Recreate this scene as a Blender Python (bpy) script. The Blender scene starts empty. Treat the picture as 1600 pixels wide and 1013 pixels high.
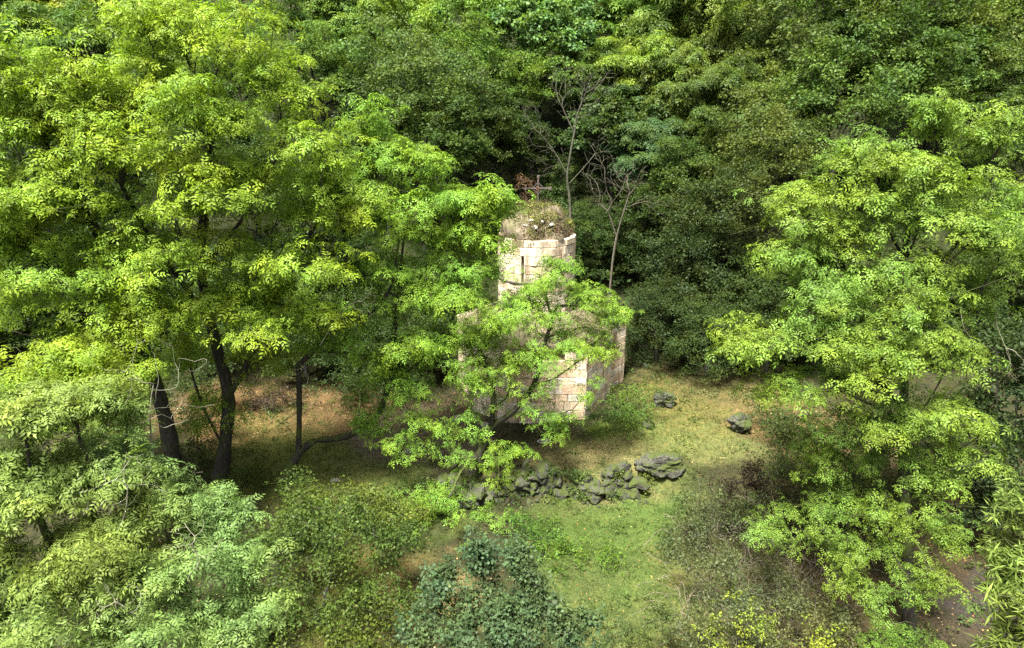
import bpy, bmesh, math, random
import numpy as np
from mathutils import Vector, Matrix, noise as mnoise

# ------------------------------------------------------------------ camera, sky, sun, exposure
scene = bpy.context.scene
C = scene.collection
R = math.radians
FPX, PITCH, CAMH = 1050.0, R(18.0), 21.0          # focal length in photo pixels (1600 wide)
cam_d = bpy.data.cameras.new("camera"); cam = bpy.data.objects.new("camera", cam_d); C.objects.link(cam)
cam.location = (0, 0, CAMH); cam.rotation_euler = (R(90) - PITCH, 0, 0)
cam_d.sensor_width = 36.0; cam_d.lens = 36.0 * FPX / 1600.0
cam_d.clip_start = 0.1; cam_d.clip_end = 2000
scene.camera = cam
SUN_EL, SUN_AZ = R(66), R(212)                    # azimuth measured from +Y towards +X
w = bpy.data.worlds.new("World"); scene.world = w; w.use_nodes = True
nt = w.node_tree; bg = nt.nodes["Background"]
sky = nt.nodes.new("ShaderNodeTexSky"); sky.sky_type = 'NISHITA'; sky.sun_disc = False
sky.sun_elevation = SUN_EL; sky.sun_rotation = SUN_AZ; sky.air_density = 1.0; sky.dust_density = 3.0; sky.ozone_density = 0.6
hs = nt.nodes.new("ShaderNodeHueSaturation"); hs.inputs["Saturation"].default_value = 0.35    # thin cloud: a whiter sky
nt.links.new(sky.outputs[0], hs.inputs["Color"]); nt.links.new(hs.outputs[0], bg.inputs[0]); bg.inputs[1].default_value = 0.06
sun_d = bpy.data.lights.new("sun", 'SUN'); sun_d.energy = 5.0; sun_d.angle = R(12); sun_d.color = (1.0, 0.97, 0.91)
sun = bpy.data.objects.new("sun", sun_d); C.objects.link(sun)
sdir = Vector((math.sin(SUN_AZ) * math.cos(SUN_EL), math.cos(SUN_AZ) * math.cos(SUN_EL), math.sin(SUN_EL)))
sun.rotation_euler = sdir.to_track_quat('Z', 'Y').to_euler()
vs = scene.view_settings
vs.view_transform = 'Standard'; vs.look = 'None'; vs.gamma = 1.0; vs.exposure = 2.1; vs.use_curve_mapping = False
scene.render.engine = 'CYCLES'
cy = scene.cycles
cy.max_bounces = 2; cy.diffuse_bounces = 1; cy.transmission_bounces = 2; cy.glossy_bounces = 2; cy.use_denoising = False
cy.caustics_reflective = False; cy.caustics_refractive = False

# ------------------------------------------------------------------ helpers
_cp, _sp = math.cos(PITCH), math.sin(PITCH)
def ray(px, py):
    dx, dy = (px - 800.0) / FPX, (506.5 - py) / FPX
    return np.array((dx, _cp + dy * _sp, -_sp + dy * _cp))
def at(px, py, Y):
    d = ray(px, py); return np.array((0, 0, CAMH)) + d * (Y / d[1])
def mpp(Y, z):                                     # metres per photo pixel at that place
    return (Y * _cp + (CAMH - z) * _sp) / FPX
def sstep(a, b, x):
    t = np.clip((x - a) / (b - a), 0, 1); return t * t * (3 - 2 * t)
def wall_y(x):                                     # course of the old terrace wall
    return 35.2 + 0.10 * (x - 2) - 0.012 * (x - 2) ** 2 + 0.25 * np.sin(x * 0.9)
def hgt(x, y):
    x = np.asarray(x, float); y = np.asarray(y, float)
    z = 0.5 * np.log1p(np.exp((y - 53.5) / 2.5)) * 2.5
    z = z + 0.10 * np.maximum(0, -x - 14) * sstep(36, 60, y) + 0.12 * np.maximum(0, x - 16) * sstep(30, 60, y)
    step = sstep(-9, -3, x) * (1 - sstep(11, 16, x))
    z = z - 1.05 * step * (1 - sstep(-0.35, 0.45, y - wall_y(x)))
    z = z - 0.5 * (1 - step) * (1 - sstep(24, 40, y))
    z = z - 0.10 * np.maximum(0, 26 - y) * 0.6
    z = z + 0.10 * np.sin(x * 0.53 + 1.3) * np.sin(y * 0.41) + 0.05 * np.sin(x * 1.7 + y * 0.8) + 0.04 * np.sin(y * 2.1 - x * 1.1)
    return z
def ground_at(px, py):
    d = ray(px, py); Y = np.arange(6.0, 200.0, 0.04); p = np.array((0, 0, CAMH)) + d[None, :] * (Y / d[1])[:, None]
    k = int(np.argmax(p[:, 2] < hgt(p[:, 0], p[:, 1]))); return p[k].copy()

def link(o, parent=None):
    C.objects.link(o)
    if parent is not None: o.parent = parent
    return o
def tag(o, label=None, cat=None, group=None, kind=None):
    if label: o["label"] = label
    if cat: o["category"] = cat
    if group: o["group"] = group
    if kind: o["kind"] = kind
    return o
def empty(name, loc=(0, 0, 0), rz=0.0):
    o = bpy.data.objects.new(name, None); o.empty_display_size = 0.3
    o.location = loc; o.rotation_euler = (0, 0, rz); return link(o)
def np_mesh(name, verts, faces, mat, attr=None, col=None, smooth=False):
    """verts (n,3); faces (m,k) all with the same k, or a list of such arrays"""
    if not isinstance(faces, list): faces = [faces]
    me = bpy.data.meshes.new(name)
    verts = np.ascontiguousarray(verts, dtype=np.float32)
    loops = np.concatenate([f.ravel() for f in faces]).astype(np.int32)
    cnt = np.concatenate([np.full(len(f), f.shape[1], np.int32) for f in faces])
    start = np.concatenate(([0], np.cumsum(cnt)[:-1])).astype(np.int32)
    me.vertices.add(len(verts)); me.vertices.foreach_set("co", verts.ravel())
    me.loops.add(len(loops)); me.loops.foreach_set("vertex_index", loops)
    me.polygons.add(len(cnt)); me.polygons.foreach_set("loop_start", start)
    if smooth: me.polygons.foreach_set("use_smooth", np.ones(len(cnt), bool))
    if attr is not None:
        a = me.attributes.new("var", 'FLOAT', 'FACE'); a.data.foreach_set("value", np.ascontiguousarray(attr, np.float32))
    if col is not None:
        dom = 'POINT' if len(col) == len(verts) else 'FACE'
        a = me.attributes.new("tint", 'FLOAT_COLOR', dom)
        c4 = np.ones((len(col), 4), np.float32); c4[:, :3] = col
        a.data.foreach_set("color", c4.ravel())
    me.update(calc_edges=True)
    me.materials.append(mat)
    return me
def obj(name, me, parent=None, loc=None, color=None):
    o = bpy.data.objects.new(name, me); link(o, parent)
    if loc is not None: o.location = loc
    if color is not None: o.color = (*color, 1.0)
    return o

# ------------------------------------------------------------------ materials
class NT:
    def __init__(s, name):
        s.m = bpy.data.materials.new(name); s.m.use_nodes = True; s.t = s.m.node_tree
        s.p = s.t.nodes["Principled BSDF"]; s.out = s.t.nodes["Material Output"]
    def n(s, typ, **kw):
        nd = s.t.nodes.new(typ)
        for k, v in kw.items():
            if k.startswith("i_"): nd.inputs[int(k[2:])].default_value = v
            else: setattr(nd, k, v)
        return nd
    def l(s, a, b): s.t.links.new(a, b)
    def noise(s, scale, detail=4, vec=None, rough=0.55):
        nd = s.n("ShaderNodeTexNoise"); nd.inputs["Scale"].default_value = scale; nd.inputs["Detail"].default_value = detail
        nd.inputs["Roughness"].default_value = rough
        if vec is not None: s.l(vec, nd.inputs["Vector"])
        return nd
    def ramp(s, src, stops):
        nd = s.n("ShaderNodeValToRGB"); e = nd.color_ramp.elements
        while len(e) < len(stops): e.new(0.5)
        for el, (p, c) in zip(e, stops): el.position = p; el.color = (*c, 1) if len(c) == 3 else c
        s.l(src, nd.inputs[0]); return nd
    def mix(s, fac, a, b, mode='MIX'):
        nd = s.n("ShaderNodeMix"); nd.data_type = 'RGBA'; nd.blend_type = mode
        for i, v in ((0, fac), (6, a), (7, b)):
            if isinstance(v, (int, float)): nd.inputs[i].default_value = v
            elif isinstance(v, tuple): nd.inputs[i].default_value = (*v, 1)
            else: s.l(v, nd.inputs[i])
        return nd.outputs[2]
    def math(s, op, a, b):
        nd = s.n("ShaderNodeMath"); nd.operation = op
        for i, v in ((0, a), (1, b)):
            if isinstance(v, (int, float)): nd.inputs[i].default_value = v
            else: s.l(v, nd.inputs[i])
        return nd.outputs[0]
    def coord(s, which="Object"): return s.n("ShaderNodeTexCoord").outputs[which]
    def bump(s, h, strength=0.5, dist=0.05):
        nd = s.n("ShaderNodeBump"); nd.inputs["Strength"].default_value = strength; nd.inputs["Distance"].default_value = dist
        s.l(h, nd.inputs["Height"]); s.l(nd.outputs[0], s.p.inputs["Normal"])
    def spec(s, v):
        s.p.inputs["Specular IOR Level"].default_value = v

def leaf_material():
    t = NT("leaf"); v = t.n("ShaderNodeAttribute", attribute_name="var").outputs["Fac"]
    base = t.n("ShaderNodeObjectInfo").outputs["Color"]
    gain = t.n("ShaderNodeMapRange"); t.l(v, gain.inputs[0]); gain.inputs[3].default_value = 0.45; gain.inputs[4].default_value = 1.55
    c = t.mix(1.0, base, gain.outputs[0], 'MULTIPLY')
    n1 = t.noise(0.35, 3, t.coord("Object"))
    warm = t.ramp(n1.outputs[0], [(0.38, (0.84, 0.97, 1.12)), (0.64, (1.14, 1.05, 0.82))])
    c = t.mix(1.0, c, warm.outputs[0], 'MULTIPLY')
    yel = t.ramp(v, [(0.93, (0, 0, 0)), (1.0, (1, 1, 1))])
    c = t.mix(t.math('MULTIPLY', yel.outputs[0], 0.30), c, (0.26, 0.20, 0.02))
    t.l(c, t.p.inputs["Base Color"]); t.p.inputs["Roughness"].default_value = 0.5; t.spec(0.14)
    tr = t.n("ShaderNodeBsdfTranslucent"); t.l(t.mix(1.0, c, (1.30, 1.35, 0.55), 'MULTIPLY'), tr.inputs[0])
    mx = t.n("ShaderNodeMixShader"); mx.inputs[0].default_value = 0.36
    t.l(t.p.outputs[0], mx.inputs[1]); t.l(tr.outputs[0], mx.inputs[2]); t.l(mx.outputs[0], t.out.inputs[0])
    return t.m
def bark_material():
    t = NT("bark"); co = t.coord("Object"); base = t.n("ShaderNodeObjectInfo").outputs["Color"]
    mp = t.n("ShaderNodeMapping"); mp.inputs["Scale"].default_value = (1, 1, 0.25); t.l(co, mp.inputs[0])
    n1 = t.noise(9, 6, mp.outputs[0], 0.7)
    g = t.ramp(n1.outputs[0], [(0.3, (0.35, 0.35, 0.35)), (0.55, (1, 1, 1)), (0.72, (2.1, 2.1, 2.05))])
    c = t.mix(1.0, base, g.outputs[0], 'MULTIPLY')
    n2 = t.noise(1.1, 4, co)
    nz = t.n("ShaderNodeSeparateXYZ"); t.l(t.n("ShaderNodeNewGeometry").outputs["Normal"], nz.inputs[0])
    moss = t.math('ADD', t.math('MULTIPLY', nz.outputs[2], 0.22), n2.outputs[0])
    mr = t.ramp(moss, [(0.50, (0, 0, 0)), (0.66, (1, 1, 1))])
    c = t.mix(t.math('MULTIPLY', mr.outputs[0], 0.75), c, (0.055, 0.075, 0.012))
    t.l(c, t.p.inputs["Base Color"]); t.p.inputs["Roughness"].default_value = 0.9; t.spec(0.15)
    t.bump(n1.outputs[0], 0.7, 0.06)
    return t.m
def twig_material():
    t = NT("dry_twig"); n1 = t.noise(6, 4, t.coord("Object")); base = t.n("ShaderNodeObjectInfo").outputs["Color"]
    g = t.ramp(n1.outputs[0], [(0.35, (0.55, 0.6, 0.5)), (0.65, (1.25, 1.2, 1.15))])
    t.l(t.mix(1.0, base, g.outputs[0], 'MULTIPLY'), t.p.inputs["Base Color"]); t.p.inputs["Roughness"].default_value = 0.9; t.spec(0.1)
    return t.m
def ground_material():
    t = NT("ground"); co = t.coord("Object"); base = t.n("ShaderNodeAttribute", attribute_name="tint").outputs["Color"]
    n1 = t.noise(0.9, 6, co, 0.65); n2 = t.noise(7, 5, co, 0.7); n3 = t.noise(40, 3, co, 0.7)
    g1 = t.ramp(n1.outputs[0], [(0.30, (0.68, 0.78, 0.55)), (0.5, (1, 1, 1)), (0.70, (1.32, 1.18, 1.05))])
    g2 = t.ramp(n2.outputs[0], [(0.30, (0.55, 0.56, 0.5)), (0.5, (1, 1, 1)), (0.72, (1.4, 1.34, 1.2))])
    g3 = t.ramp(n3.outputs[0], [(0.30, (0.6, 0.6, 0.6)), (0.7, (1.35, 1.35, 1.3))])
    c = t.mix(1.0, base, g1.outputs[0], 'MULTIPLY'); c = t.mix(1.0, c, g2.outputs[0], 'MULTIPLY'); c = t.mix(1.0, c, g3.outputs[0], 'MULTIPLY')
    t.l(c, t.p.inputs["Base Color"]); t.p.inputs["Roughness"].default_value = 0.95; t.spec(0.1)
    t.bump(n2.outputs[0], 0.8, 0.12)
    return t.m
def tint_material(name, transl=0.3):
    t = NT(name); v = t.n("ShaderNodeAttribute", attribute_name="tint").outputs["Color"]
    t.l(v, t.p.inputs["Base Color"]); t.p.inputs["Roughness"].default_value = 0.7; t.spec(0.2)
    tr = t.n("ShaderNodeBsdfTranslucent"); t.l(v, tr.inputs[0])
    mx = t.n("ShaderNodeMixShader"); mx.inputs[0].default_value = transl
    t.l(t.p.outputs[0], mx.inputs[1]); t.l(tr.outputs[0], mx.inputs[2]); t.l(mx.outputs[0], t.out.inputs[0])
    return t.m
def stone_material():
    t = NT("ashlar"); co = t.coord("Object"); oi = t.n("ShaderNodeObjectInfo")
    off = t.n("ShaderNodeVectorMath"); off.operation = 'ADD'
    cmb = t.n("ShaderNodeCombineXYZ"); r30 = t.math('MULTIPLY', oi.outputs["Random"], 30.0)
    t.l(r30, cmb.inputs[0]); t.l(r30, cmb.inputs[2]); t.l(co, off.inputs[0]); t.l(cmb.outputs[0], off.inputs[1])
    n1 = t.noise(1.6, 5, off.outputs[0], 0.6); n2 = t.noise(9, 5, off.outputs[0], 0.7); n3 = t.noise(26, 3, off.outputs[0], 0.6)
    g1 = t.ramp(n1.outputs[0], [(0.3, (0.80, 0.72, 0.62)), (0.5, (1, 1, 1)), (0.7, (1.12, 1.02, 0.9))])
    g2 = t.ramp(n2.outputs[0], [(0.30, (0.55, 0.5, 0.45)), (0.42, (0.95, 0.93, 0.9)), (0.7, (1.1, 1.1, 1.1))])
    c = t.mix(1.0, oi.outputs["Color"], g1.outputs[0], 'MULTIPLY'); c = t.mix(1.0, c, g2.outputs[0], 'MULTIPLY')
    pos = t.n("ShaderNodeNewGeometry").outputs["Position"]; mp = t.n("ShaderNodeMapping"); mp.inputs["Scale"].default_value = (1, 1, 0.22); t.l(pos, mp.inputs[0])
    ns = t.noise(1.5, 6, mp.outputs[0], 0.65); st = t.ramp(ns.outputs[0], [(0.36, (0.42, 0.40, 0.36)), (0.50, (1, 1, 1)), (0.62, (1, 1, 1)), (0.74, (0.95, 0.80, 0.62))]); c = t.mix(1.0, c, st.outputs[0], 'MULTIPLY')
    nl = t.noise(3.2, 6, pos, 0.7); lr = t.ramp(nl.outputs[0], [(0.58, (0, 0, 0)), (0.66, (1, 1, 1))]); c = t.mix(t.math('MULTIPLY', lr.outputs[0], 0.55), c, (0.30, 0.29, 0.25))
    nm = t.noise(0.8, 5, pos, 0.7); mr = t.ramp(nm.outputs[0], [(0.60, (0, 0, 0)), (0.70, (1, 1, 1))]); c = t.mix(t.math('MULTIPLY', mr.outputs[0], 0.6), c, (0.13, 0.13, 0.05))
    pit = t.ramp(n3.outputs[0], [(0.28, (0.35, 0.33, 0.3)), (0.36, (1, 1, 1))])
    c = t.mix(1.0, c, pit.outputs[0], 'MULTIPLY')
    t.l(c, t.p.inputs["Base Color"]); t.p.inputs["Roughness"].default_value = 0.9; t.spec(0.15)
    t.bump(n2.outputs[0], 0.5, 0.05)
    return t.m
def rock_material(name, a, b, moss):
    t = NT(name); co = t.coord("Object")
    n1 = t.noise(1.4, 7, co, 0.65); n2 = t.noise(12, 5, co, 0.7); n3 = t.noise(0.9, 4, co)
    c = t.ramp(n1.outputs[0], [(0.3, a), (0.7, b)]).outputs[0]
    lich = t.ramp(n2.outputs[0], [(0.53, (0, 0, 0)), (0.62, (1, 1, 1))])
    c = t.mix(t.math('MULTIPLY', lich.outputs[0], 0.55), c, (0.21, 0.205, 0.165))
    nz = t.n("ShaderNodeSeparateXYZ"); t.l(t.n("ShaderNodeNewGeometry").outputs["Normal"], nz.inputs[0])
    ms = t.math('ADD', t.math('MULTIPLY', nz.outputs[2], 0.16), n3.outputs[0])
    mr = t.ramp(ms, [(0.50, (0, 0, 0)), (0.66, (1, 1, 1))])
    c = t.mix(t.math('MULTIPLY', mr.outputs[0], moss), c, (0.045, 0.06, 0.012))
    t.l(c, t.p.inputs["Base Color"]); t.p.inputs["Roughness"].default_value = 0.92; t.spec(0.2)
    t.bump(n1.outputs[0], 0.9, 0.15)
    return t.m
def metal_material():
    t = NT("rusted_iron"); n1 = t.noise(8, 5, t.coord("Object"))
    t.l(t.ramp(n1.outputs[0], [(0.35, (0.06, 0.045, 0.042)), (0.65, (0.13, 0.10, 0.09))]).outputs[0], t.p.inputs["Base Color"])
    t.p.inputs["Roughness"].default_value = 0.75; t.p.inputs["Metallic"].default_value = 0.2
    return t.m
LEAF, BARK, TWIG, GROUND = leaf_material(), bark_material(), twig_material(), ground_material()
GRASS, STONE, IRON = tint_material("grass_blade"), stone_material(), metal_material()
LITTER = tint_material("fallen_leaf", 0.1)
ROCK = rock_material("grey_rock", (0.018, 0.017, 0.013), (0.085, 0.081, 0.064), 0.95)
PALEROCK = rock_material("pale_rock", (0.20, 0.185, 0.16), (0.42, 0.39, 0.34), 0.3)

# ------------------------------------------------------------------ ground
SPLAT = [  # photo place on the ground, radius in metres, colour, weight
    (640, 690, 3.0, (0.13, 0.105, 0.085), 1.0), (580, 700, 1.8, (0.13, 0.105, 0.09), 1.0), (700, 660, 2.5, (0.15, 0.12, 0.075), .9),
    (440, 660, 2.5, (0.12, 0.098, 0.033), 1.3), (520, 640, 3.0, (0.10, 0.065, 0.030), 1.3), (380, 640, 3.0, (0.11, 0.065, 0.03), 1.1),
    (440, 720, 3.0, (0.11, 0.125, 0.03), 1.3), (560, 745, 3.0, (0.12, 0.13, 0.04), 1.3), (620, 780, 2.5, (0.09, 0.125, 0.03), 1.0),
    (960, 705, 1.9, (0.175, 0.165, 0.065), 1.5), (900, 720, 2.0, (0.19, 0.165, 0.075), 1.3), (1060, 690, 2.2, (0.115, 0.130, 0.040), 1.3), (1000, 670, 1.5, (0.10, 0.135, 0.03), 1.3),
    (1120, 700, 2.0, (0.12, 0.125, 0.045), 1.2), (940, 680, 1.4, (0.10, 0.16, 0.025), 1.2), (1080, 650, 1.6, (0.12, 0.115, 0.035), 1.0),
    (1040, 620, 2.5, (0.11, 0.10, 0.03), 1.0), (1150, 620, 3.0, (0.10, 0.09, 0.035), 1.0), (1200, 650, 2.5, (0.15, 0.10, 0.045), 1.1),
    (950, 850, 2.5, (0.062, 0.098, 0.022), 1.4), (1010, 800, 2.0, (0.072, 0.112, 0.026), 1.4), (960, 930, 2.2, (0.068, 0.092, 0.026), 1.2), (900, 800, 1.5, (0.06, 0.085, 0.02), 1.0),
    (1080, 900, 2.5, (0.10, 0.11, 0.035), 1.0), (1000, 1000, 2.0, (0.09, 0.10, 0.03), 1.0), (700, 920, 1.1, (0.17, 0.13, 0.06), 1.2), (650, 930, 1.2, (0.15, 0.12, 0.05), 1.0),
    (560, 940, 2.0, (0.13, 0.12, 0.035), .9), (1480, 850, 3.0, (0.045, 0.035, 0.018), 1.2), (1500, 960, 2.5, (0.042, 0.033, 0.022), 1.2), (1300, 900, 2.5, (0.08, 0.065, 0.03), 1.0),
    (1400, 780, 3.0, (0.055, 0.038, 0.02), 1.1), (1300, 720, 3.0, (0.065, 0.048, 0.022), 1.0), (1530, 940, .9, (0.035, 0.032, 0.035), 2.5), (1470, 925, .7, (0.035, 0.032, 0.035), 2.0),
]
_sp_pos = np.array([ground_at(s[0], s[1])[:2] for s in SPLAT]); _sp_r = np.array([s[2] for s in SPLAT])
_sp_c = np.array([s[3] for s in SPLAT]); _sp_w = np.array([s[4] for s in SPLAT])
def ground_colour(x, y):
    x = np.asarray(x); y = np.asarray(y)
    wx = 1.0 * np.sin(x * .7 + 1.1 * np.sin(y * .5)) + .6 * np.sin(x * 1.9 + y * 1.3) + .35 * np.sin(3.7 * x - 2.9 * y); wy = .9 * np.sin(y * .8 + 1.3 * np.sin(x * .6)) + .5 * np.sin(y * 2.3 - x * 1.7) + .3 * np.sin(4.1 * y + 3.3 * x)
    x, y = x + wx, y + wy
    d2 = (x[:, None] - _sp_pos[None, :, 0]) ** 2 + (y[:, None] - _sp_pos[None, :, 1]) ** 2
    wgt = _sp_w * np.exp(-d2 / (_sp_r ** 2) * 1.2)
    base = np.array((0.034, 0.034, 0.016)); w0 = 0.10  # default floor darkened in its colour to stand for forest shade
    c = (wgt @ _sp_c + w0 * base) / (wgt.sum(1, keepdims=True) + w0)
    c = c * .88; h = sstep(51, 57, y)[:, None]; return c * (1 - h) + h * np.array((0.022, 0.026, 0.010))  # hillside floor: the shade under the trees is put into the colour
def build_ground():
    xs = np.unique(np.round(np.concatenate((np.arange(-110, -26, 3.0), np.arange(-26, 26.01, 0.4), np.arange(28, 111, 3.0))), 3))
    ys = np.unique(np.round(np.concatenate((np.arange(-40, 15, 3.0), np.arange(16, 58.01, 0.4), np.arange(60, 211, 3.0))), 3))
    X, Y = np.meshgrid(xs, ys); x, y = X.ravel(), Y.ravel()
    v = np.stack((x, y, hgt(x, y)), 1); nx, ny = len(xs), len(ys)
    i = (np.arange(ny - 1)[:, None] * nx + np.arange(nx - 1)[None, :]).ravel()
    f = np.stack((i, i + 1, i + nx + 1, i + nx), 1)
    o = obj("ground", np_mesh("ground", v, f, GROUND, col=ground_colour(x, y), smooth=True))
    tag(o, "clearing floor and wooded hillside with grass, straw and leaf litter", "ground", kind="structure")
build_ground()

# ------------------------------------------------------------------ leaves
def _unit(v): return v / (np.linalg.norm(v, axis=-1, keepdims=True) + 1e-9)
def leaflet(b, d, n, L, W):
    s = np.cross(d, n); s = s / (np.linalg.norm(s) + 1e-9)
    m = b + d * L * 0.42
    return [b, m + s * W * 0.5 - n * W * 0.12, b + d * L - n * L * 0.14, m - s * W * 0.5 - n * W * 0.12]
def ash_rosette(rng, nleaf=6, pairs=4, ratio=0.34, up=0.6):
    q = []
    for i in range(nleaf):
        az = 2 * math.pi * (i + rng.uniform(-.3, .3)) / nleaf; el = rng.uniform(0.0, 1.0) * up + 0.15; ln = rng.uniform(.75, 1.1)
        h = np.array((math.cos(az), math.sin(az), 0)); side = np.array((-h[1], h[0], 0)); p = np.zeros(3); K = pairs * 2 + 2; st = ln / K
        droop = rng.uniform(.9, 1.7)
        for k in range(K):
            s = (k + 1) / K; e = el - droop * s; t = h * math.cos(e) + np.array((0, 0, math.sin(e))); p = p + t * st; nrm = np.cross(t, side) * -1
            nrm = np.cross(side, t) if np.cross(side, t)[2] > 0 else -np.cross(side, t)
            if k >= 1 and k % 2 == 1 and k < K - 1:
                L = 0.40 * (1 - 0.5 * abs(s - .55)) * ln
                for sg in (-1, 1):
                    d = _unit(t * 0.55 + side * sg * 0.85 + rng.normal(0, .14, 3) - np.array((0, 0, .12))); q.append(leaflet(p, d, nrm, L * rng.uniform(.8, 1.15), L * ratio))
        q.append(leaflet(p, _unit(t + rng.normal(0, .1, 3)), nrm, 0.38 * ln, 0.38 * ratio * ln))
    return np.array(q)                             # (leaflets,4,3)
def broad_cluster(rng, n=14, L=0.42, ratio=0.62, flat=0.55):
    q = []
    for i in range(n):
        az = rng.uniform(0, 2 * math.pi); r = math.sqrt(rng.uniform(0.02, 1)) * .75
        p = np.array((math.cos(az) * r, math.sin(az) * r, rng.normal(0.15, .22) * (1.2 - r)))
        d = _unit(np.array((math.cos(az), math.sin(az), rng.normal(-.1, .4))) + rng.normal(0, .5, 3))
        n0 = _unit(np.array((0, 0, 1.0)) + rng.normal(0, flat, 3)); n0 = _unit(n0 - d * np.dot(n0, d))
        l = L * rng.uniform(.7, 1.25); q.append(leaflet(p, d, n0, l, l * ratio))
    return np.array(q)
def narrow_cluster(rng, n=12):
    q = []
    for i in range(n):
        az = rng.uniform(0, 2 * math.pi); el = rng.uniform(-.9, .7)
        d = np.array((math.cos(az) * math.cos(el), math.sin(az) * math.cos(el), math.sin(el))); n0 = _unit(rng.normal(0, 1, 3) + np.array((0, 0, .8))); n0 = _unit(n0 - d * np.dot(n0, d))
        l = rng.uniform(.6, 1.1); q.append(leaflet(np.array((0, 0, i / n * 1.0 - .5)), d, n0, l, l * .15))
    return np.array(q)
_tr = np.random.default_rng(11)
ROS = {"ash": [ash_rosette(_tr, 5, 3, .39) for _ in range(8)],
       "ash_fine": [ash_rosette(_tr, 5, 3, .36) for _ in range(8)],
       "ash_near": [ash_rosette(_tr, 5, 4, .34, .8) for _ in range(10)],
       "broad": [broad_cluster(_tr) for _ in range(8)],
       "small": [broad_cluster(_tr, 12, .34, .55, .8) for _ in range(8)],
       "maple": [broad_cluster(_tr, 10, .60, .8, .4) for _ in range(8)],
       "narrow": [narrow_cluster(_tr) for _ in range(8)]}
def stamp(kind, pos, axis, scale, rng):
    """leaf clusters at pos; returns verts, faces, per-leaf value"""
    N = len(pos); z = _unit(axis); a = _unit(rng.normal(0, 1, (N, 3))); x = _unit(np.cross(a, z)); y = np.cross(z, x)
    Rm = np.stack((x, y, z), 2)                    # columns
    which = rng.integers(0, len(ROS[kind]), N); V, A = [], []
    rv = rng.random(N)
    for k, tpl in enumerate(ROS[kind]):
        ix = np.nonzero(which == k)[0]
        if not len(ix): continue
        q = tpl.reshape(-1, 3)
        v = np.einsum('nij,qj->nqi', Rm[ix], q) * scale[ix, None, None] + pos[ix, None, :]
        V.append(v.reshape(-1, 3))
        A.append((0.55 * rv[ix, None] + 0.45 * rng.random((len(ix), len(tpl)))).ravel())
    V = np.concatenate(V); A = np.concatenate(A)
    F = np.arange(len(V)).reshape(-1, 4)
    return V, F, A

# ------------------------------------------------------------------ branching
def resample(pts, step):
    pts = np.array(pts, float); out = [pts[0]]
    n = len(pts)
    for i in range(n - 1):                          # Catmull-Rom
        p0, p1, p2, p3 = pts[max(i - 1, 0)], pts[i], pts[i + 1], pts[min(i + 2, n - 1)]
        k = max(1, int(round(np.linalg.norm(p2 - p1) / step)))
        for j in range(1, k + 1):
            t = j / k
            out.append(0.5 * ((2 * p1) + (p2 - p0) * t + (2 * p0 - 5 * p1 + 4 * p2 - p3) * t * t + (3 * p1 - p0 - 3 * p2 + p3) * t ** 3))
    return np.array(out)
def sample_lobe(rng, c, r, n, inner=0.35, under=-0.55):
    out = []
    while len(out) < n:
        d = _unit(rng.normal(0, 1, 3)); rad = (inner ** 3 + (1 - inner ** 3) * rng.random()) ** (1 / 3)
        if d[2] < under and rng.random() < .8: continue
        out.append(c + d * rad * r)
    return np.array(out)
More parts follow.
